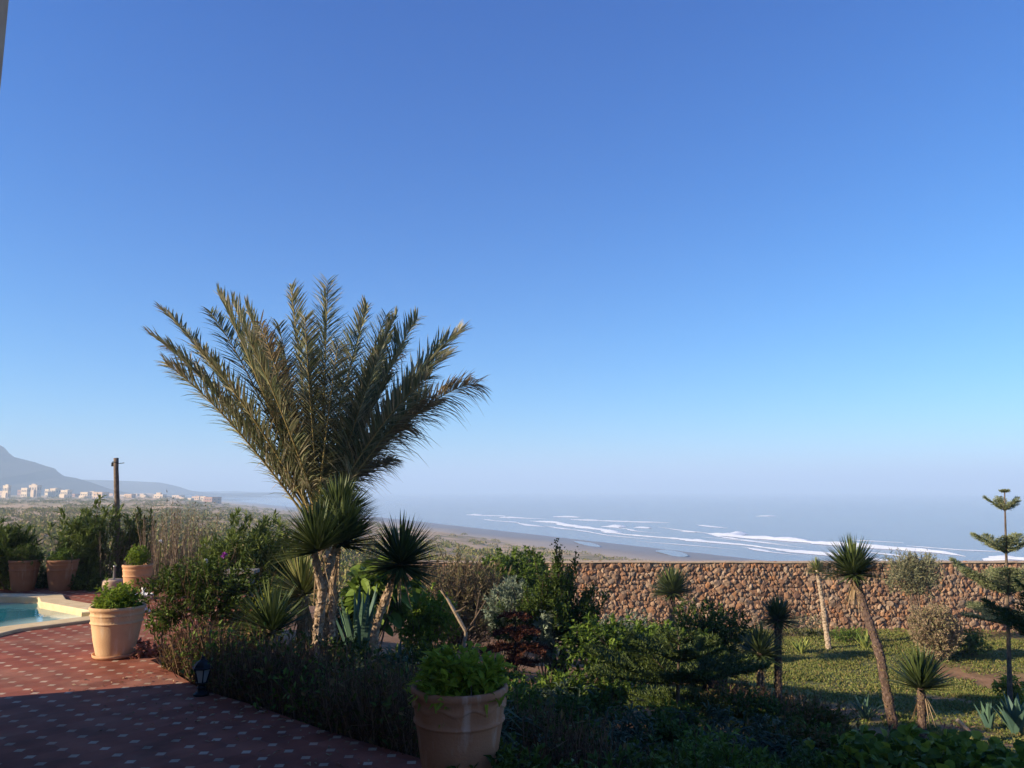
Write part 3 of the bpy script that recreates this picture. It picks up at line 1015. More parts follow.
def crown_pts(rng, n, c, R, lump=.28, seed=0, bias=2.2, zmin=None):
    d = nrm(rng.normal(size=(n, 3)))
    l = 1 + lump * (vnoise(d * 2.1 + seed * 1.37, seed) - .5) * 2 + lump * .5 * (vnoise(d * 5.3 + seed, seed + 5) - .5) * 2
    r = rng.uniform(0, 1, n) ** (1 / bias)
    p = np.array(c) + d * (r * l)[:, None] * np.array(R)
    if zmin is not None:
        p[:, 2] = np.maximum(p[:, 2], zmin + rng.uniform(0, .06, n))
    return p, d


def foliage(mb, rng, tips, outd, per, L, W, spread, tw_len, up=.5, droop=.2, flat=False, out=.7):
    n = len(tips)
    tdir = nrm(outd * out + np.array([0, 0, up]) + rng.normal(size=(n, 3)) * .35)
    idx = np.repeat(np.arange(n), per)
    t = rng.uniform(0, 1, n * per)
    pos = tips[idx] - tdir[idx] * (t * tw_len)[:, None] + rng.normal(size=(n * per, 3)) * .004
    d = nrm(tdir[idx] * (.35 + .6 * (1 - t))[:, None] + rng.normal(size=(n * per, 3)) * spread)
    LL = L * rng.uniform(.6, 1.25, n * per); WW = W * rng.uniform(.7, 1.2, n * per)
    if flat:
        diamonds(mb, pos, d, LL, WW, rng)
    else:
        leaves(mb, pos, d, LL, WW, rng, droop)


def stems(mb, rng, base, tips, r0, n=4, bend=.15, spreadbase=.04, seg=5):
    base = np.array(base, float)
    for tp in tips:
        b = base + np.array([*rng.normal(size=2) * spreadbase, 0])
        mid = b + (tp - b) * .45 + np.array([*rng.normal(size=2) * bend * .5, abs(rng.normal()) * bend])
        ts = np.linspace(0, 1, seg)[:, None]
        pts = (1 - ts) ** 2 * b + 2 * ts * (1 - ts) * mid + ts ** 2 * tp
        tube(mb, pts, np.linspace(r0, r0 * .3, seg), n, cap=False)


def bush(name, label, cat, base, R, H, lo, n_tw, per, L, W, mat, bark, seed, group=None, n_st=10, r0=.012, lump=.28, spread=.5, twl=.14, up=.5, droop=.2, bias=2.2, flat=False, squash=1.0, out=.7, twig_bare=0):
    rng = np.random.default_rng(seed)
    base = np.array(base, float)
    root = thing(name, base, label, cat, group)
    Rx, Ry = (R, R) if not isinstance(R, tuple) else R
    cz = base[2] + H * (lo + 1) / 2; Rz = H * (1 - lo) / 2
    tips, od = crown_pts(rng, n_tw, (base[0], base[1], cz), (Rx, Ry, Rz), lump, seed, bias, base[2] + H * lo * .6 + .02)
    f = MB(); foliage(f, rng, tips, od, per, L, W, spread, twl, up, droop, flat, out)
    f.build('foliage', mat, root)
    s = MB()
    sel = tips[rng.choice(n_tw, min(n_st, n_tw), replace=False)]
    stems(s, rng, base - np.array([0, 0, .05]), sel, r0, bend=.25 * H, spreadbase=.12 * min(Rx, Ry))
    s.build('stem', bark, root)
    if twig_bare:
        t = MB(); tp, od = crown_pts(rng, twig_bare, (base[0], base[1], cz), (Rx * 1.05, Ry * 1.05, Rz * 1.05), lump, seed + 1, 3)
        dd = nrm(od * .5 + np.array([0, 0, .8]) + rng.normal(size=tp.shape) * .25)
        blades(t, tp - dd * .25 * H, dd, .34 * H, .008, 0, stn=(0, .5, 1), prof=(1, .7, .3), fold=.8)
        t.build('bare_twigs', M['twig'], root)
    return root


def potted(label, px, pyb, R, H, mat, plant, seed, group=None, **kw):
    b = on_z(px, pyb, 0); rng = np.random.default_rng(seed)
    root = thing('potted_plant', (b[0], b[1], 0), label, 'potted plant', group)
    z0 = 0
    if kw.get('saucer'):
        sc = MB(); lathe(sc, [(.001, .004), (R * .74, .004), (R * .79, .014), (R * .81, .04), (R * .775, .04), (R * .74, .02), (.001, .02)], (b[0], b[1], 0), 64)
        sc.build('saucer', M['clay_red'], root, smooth=True); z0 = .023
    base = np.array([b[0], b[1], z0])
    pot(root, base, R, H, mat, kw.get('wave', 0), kw.get('rope', 0))
    c = (b[0], b[1], z0 + H + kw.get('pz', .08)); Rr = kw.get('pr', (R * 1.0, R * 1.0, .2))
    tips, od = crown_pts(rng, kw.get('n', 160), c, Rr, kw.get('lump', .3), seed, 2.4, z0 + H * .93)
    f = MB(); foliage(f, rng, tips, od, kw.get('per', 10), kw.get('L', .05), kw.get('W', .02), kw.get('spread', .5), kw.get('twl', .12), kw.get('up', .6), kw.get('droop', .25))
    f.build('foliage', plant, root)
    s = MB(); stems(s, rng, (b[0], b[1], z0 + H * .9), tips[:24], .006, 3, .08, R * .4); s.build('stem', M['bark'], root)
    return root


bigpot = potted("large pale clay pot with rope band standing sunlit on a saucer beside the pool", 114.5, 656.5, .256, .475, M['clay'], M['bright'], 1, saucer=True, rope=.012,
                pz=.07, pr=(.27, .27, .19), n=230, per=12, L=.05, W=.024, up=.5, lump=.4)
potted("large clay pot with wavy band and fresh leaves, cut by the bottom frame", 458.5, 793, .266, .55, M['clay_pink'], M['leafy_low'], 2, saucer=True, wave=.02,
       pz=.03, pr=(.245, .245, .19), n=190, per=13, L=.085, W=.03, up=.75, spread=.42, droop=.3, twl=.11)
potted("shaded clay pot with dark leafy plant behind the pool, left one of the pair", 22.5, 590.5, .235, .50, M['clay_shaded'], M['dark'], 3, pz=.08, pr=(.30, .26, .2), n=180, per=10, L=.07, W=.02)
potted("shaded clay pot behind the pool with a stem hanging over its rim", 60.5, 590, .245, .50, M['clay_shaded'], M['mid'], 4, pz=.05, pr=(.24, .24, .15), n=140, per=10, L=.07, W=.02)
potted("orange clay pot with a round clipped green plant in front of the dry reeds", 135.5, 599, .215, .52, M['clay_red'], M['bright'], 5, pz=.13, pr=(.175, .175, .18), n=240, per=11, L=.04, W=.02, lump=.14)

# lantern on the patio
lb = on_z(201, 695, 0)
lamp = thing('garden_lantern', (lb[0], lb[1], 0), "black six sided garden lantern standing on the red tiles by the hedge", 'lantern')
mb = MB(); lathe(mb, [(.001, .0), (.062, .0), (.062, .012), (.05, .022), (.034, .03), (.03, .05), (.038, .058), (.03, .066), (.026, .08), (.04, .092), (.046, .10), (.001, .10)], lb, 24); mb.build('base', M['iron'], lamp, smooth=True)
mb = MB(); lathe(mb, [(.036, .101), (.066, .205)], lb, 6); g = mb.build('glass', M['lampglass'], lamp)
mb = MB()
for k in range(6):
    a = k * math.pi / 3
    tube(mb, [lb + np.array([.039 * math.cos(a), .039 * math.sin(a), .10]), lb + np.array([.069 * math.cos(a), .069 * math.sin(a), .206])], .0052, 6)
mb.build('frame', M['iron'], lamp)
mb = MB(); lathe(mb, [(.001, .204), (.074, .204), (.084, .207), (.084, .216), (.074, .222), (.066, .24), (.045, .262), (.028, .272), (.020, .276), (.018, .284), (.012, .288), (.014, .296), (.008, .306), (.001, .318)], lb, 6); mb.build('roof', M['iron'], lamp)

# parasol base
pb = on_z(113, 592, 0)
para = thing('parasol_base', (pb[0], pb[1], 0), "round sandy concrete parasol base with a metal tube left of the orange pot", 'parasol base')
mb = MB(); lathe(mb, [(.001, 0), (.165, 0), (.17, .02), (.17, .17), (.16, .19), (.13, .205), (.001, .21)], pb, 32); mb.build('base', M['conc_pink'], para, smooth=True)
mb = MB(); lathe(mb, [(.018, .205), (.018, .40), (.024, .40), (.024, .42), (.014, .42), (.014, .33)], pb, 16); mb.build('tube', M['steel'], para, smooth=True)

# white basin
wb_ = on_z(142, 612, 0)
fo = thing('fountain', (wb_[0], wb_[1], 0), "low white plaster basin with small round knob beside the orange pot", 'fountain')
mb = MB(); lathe(mb, [(.001, 0), (.11, 0), (.11, .02), (.06, .05), (.045, .10), (.05, .16), (.001, .16)], wb_, 24); mb.build('pedestal', M['white'], fo, smooth=True)
mb = MB(); lathe(mb, [(.001, .155), (.06, .155), (.11, .18), (.135, .215), (.145, .235), (.135, .24), (.12, .225), (.06, .20), (.001, .195)], wb_, 32); mb.build('basin', M['white'], fo, smooth=True)
mb = MB(); lathe(mb, [(.03, .196), (.022, .22), (.017, .265), (.014, .285), (.022, .292), (.03, .31), (.022, .328), (.001, .332)], wb_, 20); mb.build('knob', M['white'], fo, smooth=True)

# grey slab seat half hidden behind the leafy shrub
sb = np.array([*at(242, 569, 11.2)]); sbz = sb[2]
bench = thing('stone_bench', (sb[0], sb[1], gz1(sb[0], sb[1])), "grey concrete bench slab half hidden among shrubs under the oleanders", 'bench')
mb = MB(); box(mb, (sb[0], sb[1], sbz - .03), (.42, .30, .045), .05); mb.build('seat', M['concrete'], bench)
for s_ in (-.13, .13):
    mb = MB(); zg = gz1(sb[0] + s_, sb[1]) - .05; box(mb, (sb[0] + s_, sb[1], (sbz - .067 + zg) / 2), (.05, .22, sbz - .067 - zg), .05); mb.build('support', M['concrete'], bench)

# wooden pole
pt = at(117, 458, 14.4); pg = gp(117, 14.4)
polet = thing('wooden_pole', pg, "weathered bare wooden pole standing among the oleanders at the terrace edge", 'pole')
rng = np.random.default_rng(3)
mb = MB(); zz = np.linspace(pg[2] - .2, pt[2], 16)
tube(mb, np.stack([np.linspace(pg[0] + .02, pt[0], 16) + .012 * np.sin(zz * 2.1), np.full(16, 14.4) + .01 * np.cos(zz * 1.7), zz], 1), np.linspace(.056, .042, 16), 10, True, .06, rng)
mb.build('post', M['pole'], polet, smooth=True)
mb = MB(); tube(mb, [pt + np.array([-.07, 0, -.13]), pt + np.array([-.05, -.05, -.07]), pt + np.array([.03, -.055, -.09]), pt + np.array([.05, .0, -.10]), pt + np.array([.14, .0, -.09])], .007, 6)
box(mb, pt + np.array([-.055, -.01, -.12]), (.05, .05, .07)); mb.build('wire_bracket', M['iron'], polet)


# ------------------------------------------------------------------ yuccas, palm, pines
def yucca_head(root, c, axis, R, rng, n=150, maxang=112, W=.028, mat=None, droop=.12, name='rosette'):
    axis = nrm(np.array(axis, float)); n = int(n * 1.9); W = W * .82
    a = np.deg2rad(maxang) * rng.uniform(0.0, 1, n) ** .52; ph = rng.uniform(0, 2 * math.pi, n)
    u = nrm(np.cross(axis, [0.1, 1, 0.2])); v = np.cross(axis, u)
    d = np.cos(a)[:, None] * axis + np.sin(a)[:, None] * (np.cos(ph)[:, None] * u + np.sin(ph)[:, None] * v)
    base = np.array(c) - axis * (a / np.deg2rad(maxang) * R * .14)[:, None] + d * .02
    L = R * rng.uniform(.85, 1.08, n)
    mb = MB()
    blades(mb, base, d, L, W * rng.uniform(.8, 1.15, n), droop * (a / 1.5) ** 2 * rng.uniform(.5, 1.6, n), stn=(0, .3, .65, 1), prof=(.6, 1, .8, .03), fold=.25)
    return mb.build(name, mat or M['yucca'], root)


def skirt(root, c, axis, R, rng, n=30, mat=None):
    axis = nrm(np.array(axis, float)); ph = rng.uniform(0, 6.283, n)
    u = nrm(np.cross(axis, [0.1, 1, 0.2])); v = np.cross(axis, u)
    d = nrm(-np.array([0, 0, 1.0]) * rng.uniform(.7, 1.4, n)[:, None] + .42 * (np.cos(ph)[:, None] * u + np.sin(ph)[:, None] * v))
    p = np.array(c) - axis * R * .22 + rng.normal(size=(n, 3)) * .015
    mb = MB(); blades(mb, p, d, R * rng.uniform(.5, 1.0, n), .022, .15, fold=.6)
    return mb.build('dead_leaves', mat or M['dead'], root)


def scarred_trunk(paths, root, rng, mat=None, scale=1.0):
    mb = MB(); fl = MB()
    for pts, r0, r1 in paths:
        pts = np.asarray(pts, float); n = max(10, int(np.linalg.norm(pts[-1] - pts[0]) / .035))
        t = np.linspace(0, 1, len(pts)); tt = np.linspace(0, 1, n)
        # smooth path (quadratic through control points)
        P = np.stack([np.interp(tt, t, pts[:, k]) for k in range(3)], 1)
        for _ in range(6):
            P[1:-1] = (P[:-2] + 2 * P[1:-1] + P[2:]) / 4
        rad = np.linspace(r0, r1, n) * (1 + .10 * rng.uniform(-1, 1, n))
        tube(mb, P, rad, 10, True, .12, rng)
        m = int(n * 5 * scale); idx = rng.integers(0, n - 1, m); ph = rng.uniform(0, 6.283, m)
        od = np.stack([np.cos(ph), np.sin(ph), np.zeros(m)], 1)
        blades(fl, P[idx] + od * rad[idx][:, None] * .9, nrm(od * .5 + np.array([0, 0, .9])), rng.uniform(.03, .06, m), .03, 0, stn=(0, .5, 1), prof=(1, .8, .2), fold=.2)
    t = mb.build('trunk', mat or M['yucca_bark'], root, smooth=False)
    fl.build('leaf_scars', M['dead'], t, world=True)
    return t


def yucca(label, base, paths, heads, seed, cat='yucca', group='yuccas in the garden', mat=None, sk=18, W=.028, n=150, tmat=None, name='yucca', droop=.03, maxang=95):
    rng = np.random.default_rng(seed)
    root = thing(name, base, label, cat, group)
    scarred_trunk(paths, root, rng, tmat)
    for (c, ax, R) in heads:
        yucca_head(root, c, ax, R, rng, n, maxang, W, mat, droop)
        if sk: skirt(root, c, ax, R, rng, sk)
    return root


# date palm
PD = 10.6
rng = np.random.default_rng(8)
pbase = gp(330, PD)
pcrown = at(318, 512, PD)
palm = thing('date_palm', pbase, "tall date palm with a fan of upswept grey green fronds above the yuccas", 'palm tree')
mb = MB(); P = np.array([pbase - [0, 0, .2], pbase * .6 + pcrown * .4 + [.03, 0, 0], pcrown])
tt = np.linspace(0, 1, 26); P = np.stack([np.interp(tt, [0, .4, 1], P[:, k]) for k in range(3)], 1)
tube(mb, P, np.linspace(.13, .11, 26) * (1 + .12 * np.sin(np.arange(26) * 2.4)), 14, True, .08, rng); tr = mb.build('trunk', M['yucca_bark'], palm)
mb = MB(); n = 160; ph = rng.uniform(0, 6.28, n); tz = rng.uniform(.25, 1, n); od = np.stack([np.cos(ph), np.sin(ph), 0 * ph], 1)
blades(mb, np.stack([np.interp(tz, tt, P[:, k]) for k in range(3)], 1) + od * .10, nrm(od * .6 + np.array([0, 0, 1])), .14, .07, 0, stn=(0, .5, 1), prof=(1, .9, .6), fold=.3); mb.build('frond_stub', M['dead'], tr)

# fronds: (tip px, tip py, depth offset of tip, droop bow, mat, length scale of leaflets)
FR = [
    (150, 333, -.5, .10, 'palm', 1.0), (163, 309, .3, .08, 'palm', 1.0), (166, 345, .6, .10, 'palm_dry', .8),
    (219, 294, -.6, .05, 'palm', 1.05), (232, 300, .5, .05, 'palm', 1.0), (211, 312, .9, .08, 'palm_grey', 1.0),
    (261, 322, -.9, .03, 'palm_dry', 1.0), (246, 306, .0, .03, 'palm', 1.0),
    (291, 287, -.3, .02, 'palm', 1.05), (279, 325, .9, .03, 'palm_grey', 1.05), (328, 281, -.4, -.02, 'palm', 1.1), (326, 292, .7, .0, 'palm_grey', 1.0),
    (305, 318, -1.1, .0, 'palm', 1.0), (367, 305, -.3, -.03, 'palm', 1.0), (386, 313, .8, -.04, 'palm_grey', 1.0), (396, 313, -.1, -.05, 'palm', 1.0),
    (417, 314, .1, -.06, 'palm', 1.05), (352, 330, 1.1, -.02, 'palm_grey', 1.0), (404, 345, 1.0, -.06, 'palm_grey', 1.0), (380, 352, -.8, -.05, 'palm', 1.0),
    (460, 325, .2, -.08, 'palm', 1.1), (478, 377, -.1, -.20, 'palm_dry', 1.0), (447, 350, .7, -.10, 'palm', 1.0), (412, 425, .1, -.30, 'palm_dry', .7),
    (395, 458, .5, -.18, 'palm_dry', .75), (338, 345, -1.0, 0, 'palm', 1.0), (196, 346, -.9, .08, 'palm', .9), (430, 372, -.6, -.12, 'palm', 1.0), (240, 345, 1.0, .05, 'palm_grey', .95), (366, 395, 1.2, -.05, 'palm_grey', .9),
]
extra = []
for k_, (tx, ty, dd, bow, mt, sc) in enumerate(FR):
    if k_ % 3 == 0 and ty < 400:
        f_ = rng.uniform(.80, .95)
        extra.append((318 + (tx - 318) * f_ + rng.uniform(-16, 16), 505 + (ty - 505) * f_ + rng.uniform(-8, 8), dd + rng.uniform(-.8, .8), bow, ['palm', 'palm_grey', 'palm'][k_ % 3], sc * 1.05))
for (tx, ty, dd, bow, mt, sc) in FR + extra:
    b = pcrown + np.array([rng.uniform(-.07, .07), rng.uniform(-.07, .07), rng.uniform(-.08, .06)])
    b[0] += np.clip((tx - 318) / 1100, -.13, .13)
    tip = at(tx, ty, PD + dd)
    Ln = np.linalg.norm(tip - b)
    outw = min(abs(tx - 318) / 150.0, 1.0)
    # the frond first rises, then arches outward under its own weight
    mid = b + (tip - b) * .52 + np.array([0, 0, 1.0]) * (abs(bow) * .8 + .01 * outw) * Ln + np.array([rng.uniform(-.05, .05), rng.uniform(-.05, .05), 0])
    ts = np.linspace(0, 1, 26)[:, None]
    P = (1 - ts) ** 2 * b + 2 * ts * (1 - ts) * mid + ts ** 2 * tip
    P = P + np.array([0, 0, 1.0]) * Ln * .03 * outw * (ts ** 2 - ts ** 5) + np.array([0, 0, -1.0]) * Ln * (.005 if tx < 318 else .035) * outw * ts ** 6
    mb = MB(); tube(mb, P, np.linspace(.018, .004, 26), 6)
    root_f = mb.build('frond', M['rachis'], palm, smooth=True)
    m = 140
    tl = np.linspace(.09, .998, m)
    twist = rng.uniform(-.75, .75)
    for s_ in (-1, 1):
        lf = MB()
        t_ = np.clip(tl + rng.uniform(-.006, .006, m), 0, 1)
        keepm = rng.uniform(0, 1, m) > .06
        t_ = t_[keepm]; mm = len(t_)
        pos = np.stack([np.interp(t_, ts[:, 0], P[:, k]) for k in range(3)], 1)
        tg = nrm(np.stack([np.interp(t_, ts[:, 0], np.gradient(P[:, k])) for k in range(3)], 1))
        side = nrm(np.cross(tg, np.array([0.05, 0.1, 1.0]) + 0 * tg)); nv = np.cross(side, tg)
        side, nv = side * math.cos(twist) + nv * math.sin(twist), nv * math.cos(twist) - side * math.sin(twist)
        rl = math.radians(20) + rng.uniform(-.35, .35, mm)
        outd = side * s_ * np.cos(rl)[:, None] + nv * np.sin(rl)[:, None]
        low = outd[:, 2].mean() < -.12
        fw = .70 + .55 * t_ + rng.uniform(-.14, .14, mm)
        d = nrm(outd + tg * fw[:, None] + rng.normal(size=(mm, 3)) * .08)
        L = .50 * sc * (1.2 if tx > 440 else 1.0) * np.clip(np.sin(np.clip(.14 + .80 * t_, 0, 1) * math.pi) ** .5, .25, 1) * rng.uniform(.78, 1.1, mm)
        dry = (mt == 'palm_dry') or (low and tx > 400)
        blades(lf, pos, d, L, .0225 * rng.uniform(.75, 1.15, mm), (.42 if dry else .16) * rng.uniform(.3, 1.8, mm), stn=(0, .3, .7, 1), prof=(.6, 1, .7, .05), fold=.4, roll=rng.uniform(-.6, .6, mm))
        lf.build('leaflets', M['palm_dry' if dry else mt], root_f)

# forked yucca in front of the palm
YD = 8.7
b0 = gp(318, YD)
fk = at(322, 592, YD); l1 = at(314, 552, YD - .1); r1 = at(334, 550, YD + .1)
h1 = at(316, 545, YD - .15); h2 = at(343, 539, YD + .15); h3 = at(340, 515, YD + .45)
rb = np.random.default_rng(1)
fy = yucca("forked yucca with two pale scarred trunks and spiky heads below the date palm", b0,
           [([b0 - [0, 0, .1], at(317, 640, YD), fk], .058, .052), ([fk, l1, h1], .042, .036), ([fk, r1, h2], .044, .038), ([at(333, 600, YD + .35) - [0, 0, .5], at(333, 580, YD + .4), h3], .042, .036)],
           [(h1, (-.30, -.15, 1), .54), (h2, (.26, -.1, 1), .52), (h3, (.1, .2, 1), .50)], 31, n=190, sk=5, W=.040, group=None, maxang=84)
# leaning dark yucca
b0 = gp(366, 9.2); h = at(401, 560, 9.2)
yucca("dark spiky yucca leaning right on one trunk, just right of the date palm", b0, [([b0 - [0, 0, .1], at(376, 625, 9.2), at(391, 585, 9.2), h], .052, .042)], [(h, (.12, -.1, 1), .56)], 32, n=230, sk=8, W=.042, group=None, maxang=108)
# low yucca at left, pale one behind
b0 = gp(272, 7.9); h = at(271, 627, 7.9)
yucca("low stemmed dark yucca in the hedge left of the forked yucca", b0, [([b0 - [0, 0, .1], h], .05, .045)], [(h, (-.1, -.1, 1), .47)], 33, n=110, sk=10, W=.036, group=None, maxang=85)
b0 = gp(300, 9.6); h = at(301, 590, 9.6)
yucca("pale yellowing yucca with hanging dry leaves behind the forked yucca", b0, [([b0 - [0, 0, .1], at(303, 620, 9.6), h], .07, .06)], [(h, (-.45, -.2, 1), .56)], 34, n=130, sk=26, W=.038, mat=M['yucca_pale'], group=None, maxang=95)
# right hand group
YG = 'yuccas on the lawn in front of the stone wall'
b0 = gp(897, 11.0); h = at(853, 570, 12.0)
yucca("tallest yucca on the lawn, leaning left on a long dark trunk", b0, [([b0 - [0, 0, .1], at(880, 655, 11.3), at(862, 600, 11.8), h], .068, .052)], [(h, (-.05, -.05, 1), .55)], 35, n=240, sk=20, W=.040, group=YG, tmat=M['bark_purple'])
b0 = gp(778, 13.0); h = at(778, 618, 13.0)
yucca("upright short yucca with a small dark head beside the low shrub and its smaller neighbour", b0, [([b0 - [0, 0, .1], h], .06, .055)], [(h, (0, -.1, 1), .40)], 36, n=180, sk=8, W=.034, group=YG, tmat=M['bark_purple'], maxang=100)
b0 = gp(760, 12.6); h = at(760, 652, 12.6)
yucca("knee high yucca with broad ragged leaves just left of the short upright one", b0, [([b0 - [0, 0, .1], h], .055, .05)], [(h, (.0, -.1, 1), .46)], 37, n=110, sk=10, W=.046, group=YG, maxang=95, tmat=M['bark_purple'])
b0 = gp(671, 19.0); h = at(672, 590, 19.0)
yucca("round headed yucca standing against the stone wall above the dark round tree", b0, [([b0 - [0, 0, .1], h], .075, .07)], [(h, (0, -.1, 1), .62)], 38, n=240, sk=8, W=.052, group=YG, tmat=M['bark_purple'])
b0 = gp(829, 21.7); h = at(817, 570, 22.4)
yucca("thin pale trunked yucca with a tiny yellowish head before the wall", b0, [([b0 - [0, 0, .1], at(823, 606, 22), h], .08, .05)], [(h, (0, 0, 1), .38)], 39, n=110, sk=8, W=.034, mat=M['yucca_pale'], tmat=M['bark_pale'], group=YG)
b0 = gp(922, 10.7); h = at(921, 684, 10.7)
yucca("low yucca with a skirt of dry hanging leaves at the foot of the tallest yucca", b0, [([b0 - [0, 0, .1], h], .055, .05)], [(h, (0, -.05, 1), .52)], 40, n=110, sk=14, W=.046, group=YG, maxang=80, tmat=M['bark_purple'])


def agave(label, base, R, n, seed, mat, W=.05, spread=.55, up=1.0, group='agaves in the garden', cat='agave'):
    rng = np.random.default_rng(seed); root = thing('agave', base, label, cat, group)
    ph = np.arange(n) * 2.39996; k = np.sqrt((np.arange(n) + .5) / n)
    d = np.stack([np.cos(ph) * k * spread, np.sin(ph) * k * spread, np.full(n, up)], 1)
    p = np.array(base) + np.stack([np.cos(ph) * .04 * k, np.sin(ph) * .04 * k, -.03 + 0 * ph], 1)
    mb = MB(); blades(mb, p, d + rng.normal(size=(n, 3)) * .06, R * rng.uniform(.75, 1.1, n), W, .08 * k, stn=(0, .3, .7, 1), prof=(.8, 1, .75, .03), fold=.5); mb.build('rosette', mat, root)
    return root


agave("small dark agave on the lawn left of the leaning yucca trunk", gp(866, 12.6), .42, 22, 1, M['agave'], .05, 1.0)
agave("upright grey green agave on the lawn near the cut white stump", gp(989, 12.6), .46, 16, 2, M['agave'], .075, .38)
agave("yellow variegated agave before the wall by the thin pale yucca", gp(801, 21.2), .52, 16, 3, M['agave_yel'], .08, .95)
agave("yellow green agave by the wall right of the thin pale yucca", gp(866, 21.8), .54, 14, 4, M['agave_yel'], .07, .75)
agave("broad pale agave cut by the right edge of the picture under the pine", gp(1016, 12.3), .62, 16, 5, M['agave'], .13, .55)
agave("tall dark blue green agave between the forked and leaning yuccas", gp(358, 10.4), 1.15, 20, 6, M['agave'], .11, .45)
agave("low blue agave at the foot of the leaning dark yucca", gp(395, 9.4), .58, 18, 7, M['agave'], .075, .35)
agave("thin white edged agave in the shaded hedge under the forked yucca", gp(290, 7.0), .30, 12, 8, M['agave'], .03, .6)


def pine(label, base, top, tiers, seed, mat, r0, group=None, barkm=None, bl=.42, nl=.055, density=1.0, name='norfolk_pine', curl=.06):
    """tiers: (z, branch length, count, elevation deg, start angle)"""
    rng = np.random.default_rng(seed); root = thing(name, base, label, 'pine tree', group)
    base = np.array(base, float); top = np.array(top, float)
    mb = MB(); tt = np.linspace(0, 1, 14)[:, None]; P = (base - [0, 0, .1]) * (1 - tt) + top * tt
    tube(mb, P, np.linspace(r0, r0 * .22, 14), 8, True, .05, rng); mb.build('trunk', barkm or M['bark'], root, smooth=True)
    for (z, Ln, cnt, el, a0) in tiers:
        f = (z - base[2]) / (top[2] - base[2]); o = base + (top - base) * f
        fm = MB(); bm_ = MB()
        for k in range(cnt):
            a = a0 + k * 2 * math.pi / cnt + rng.uniform(-.15, .15); L = Ln * rng.uniform(.88, 1.08); e = math.radians(el + rng.uniform(-5, 5))
            hd = np.array([math.cos(a), math.sin(a), 0])
            ts = np.linspace(0, 1, 9)
            C = o + (hd * math.cos(e))[None] * (ts * L)[:, None] + np.stack([0 * ts, 0 * ts, math.sin(e) * ts * L + curl * L * ts ** 2], 1)
            tube(bm_, C, np.linspace(.012, .004, 9) * (.6 + .5 * Ln), 5, False)
            nb = max(8, int(44 * L * density)); tb = np.linspace(.10, 1.0, nb)
            for s_ in (-1, 1):
                pos = np.stack([np.interp(tb, ts, C[:, q]) for q in range(3)], 1)
                side = np.cross(hd, [0, 0, 1.0]) * s_
                d = nrm(side[None] * 1.0 + hd[None] * .75 + np.array([0, 0, .38]) + rng.normal(size=(nb, 3)) * .07)
                bln = bl * L * np.clip(np.sin(np.clip(.22 + .72 * tb, 0, 1) * math.pi), .18, 1) * rng.uniform(.85, 1.1, nb)
                blades(fm, pos, d, bln, .020, .03, stn=(0, .5, 1), prof=(1, .9, .3), fold=.9)
                # needles along every branchlet
                m = max(6, int(16 * density * bl * L / .3)); ii = np.repeat(np.arange(nb), m); t2 = rng.uniform(0, 1, nb * m)
                np_ = pos[ii] + d[ii] * (bln[ii] * t2)[:, None]
                nd = nrm(d[ii] * .8 + rng.normal(size=(nb * m, 3)) * .55 + np.array([0, 0, .25]))
                diamonds(fm, np_, nd, nl * rng.uniform(.6, 1.1, nb * m), .011, rng)
        br = bm_.build('branch_tier', barkm or M['bark'], root)
        fm.build('needles', mat, br)
    return root


# pale pine at the right edge
pD = 15.0
b0 = gp(1010, pD); tp = at(1004.5, 489, pD)
zt = lambda py: at(1004.5, py, pD)[2]
pine("tall pale pine with wide spaced upswept branch tiers at the right edge", b0, tp,
     [(zt(492), .07, 5, 20, .3), (zt(511), .38, 5, 40, .1), (zt(554), .62, 5, 37, .5), (zt(596), 1.0, 6, 33, .2), (zt(625), .9, 5, 14, .6)], 51, M['needle_pale'], .05, bl=.42, curl=-.02)
# dark pine whose boughs enter from the right
dD = 9.4
b0 = gp(1062, dD)
tp = np.array([b0[0], b0[1], at(1062, 520, dD)[2]])
zt2 = lambda py: at(1062, py, dD)[2]
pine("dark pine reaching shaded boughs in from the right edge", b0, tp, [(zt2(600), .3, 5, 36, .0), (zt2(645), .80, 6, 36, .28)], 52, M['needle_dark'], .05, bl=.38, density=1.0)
# young dark pine in the middle of the garden
mD = 9.0
b0 = gp(677, mD); tp = at(679, 636, mD)
zt3 = lambda py: at(680, py, mD)[2]
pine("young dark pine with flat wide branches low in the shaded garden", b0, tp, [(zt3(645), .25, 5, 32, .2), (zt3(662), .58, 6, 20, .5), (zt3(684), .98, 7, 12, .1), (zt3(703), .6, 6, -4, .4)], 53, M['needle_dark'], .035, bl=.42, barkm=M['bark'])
# dead rust coloured pine
rD = 11.5
b0 = gp(516, rD); tp = at(515, 606, rD)
zt4 = lambda py: at(515, py, rD)[2]
pine("small dead pine with rust red drooping branches under the silvery shrub", b0, tp, [(zt4(614), .24, 6, -16, .2), (zt4(630), .38, 6, -14, .5), (zt4(647), .48, 7, -12, .1), (zt4(662), .36, 6, -8, .4)], 54, M['rust'], .03, bl=.42, barkm=M['bark_dark'])

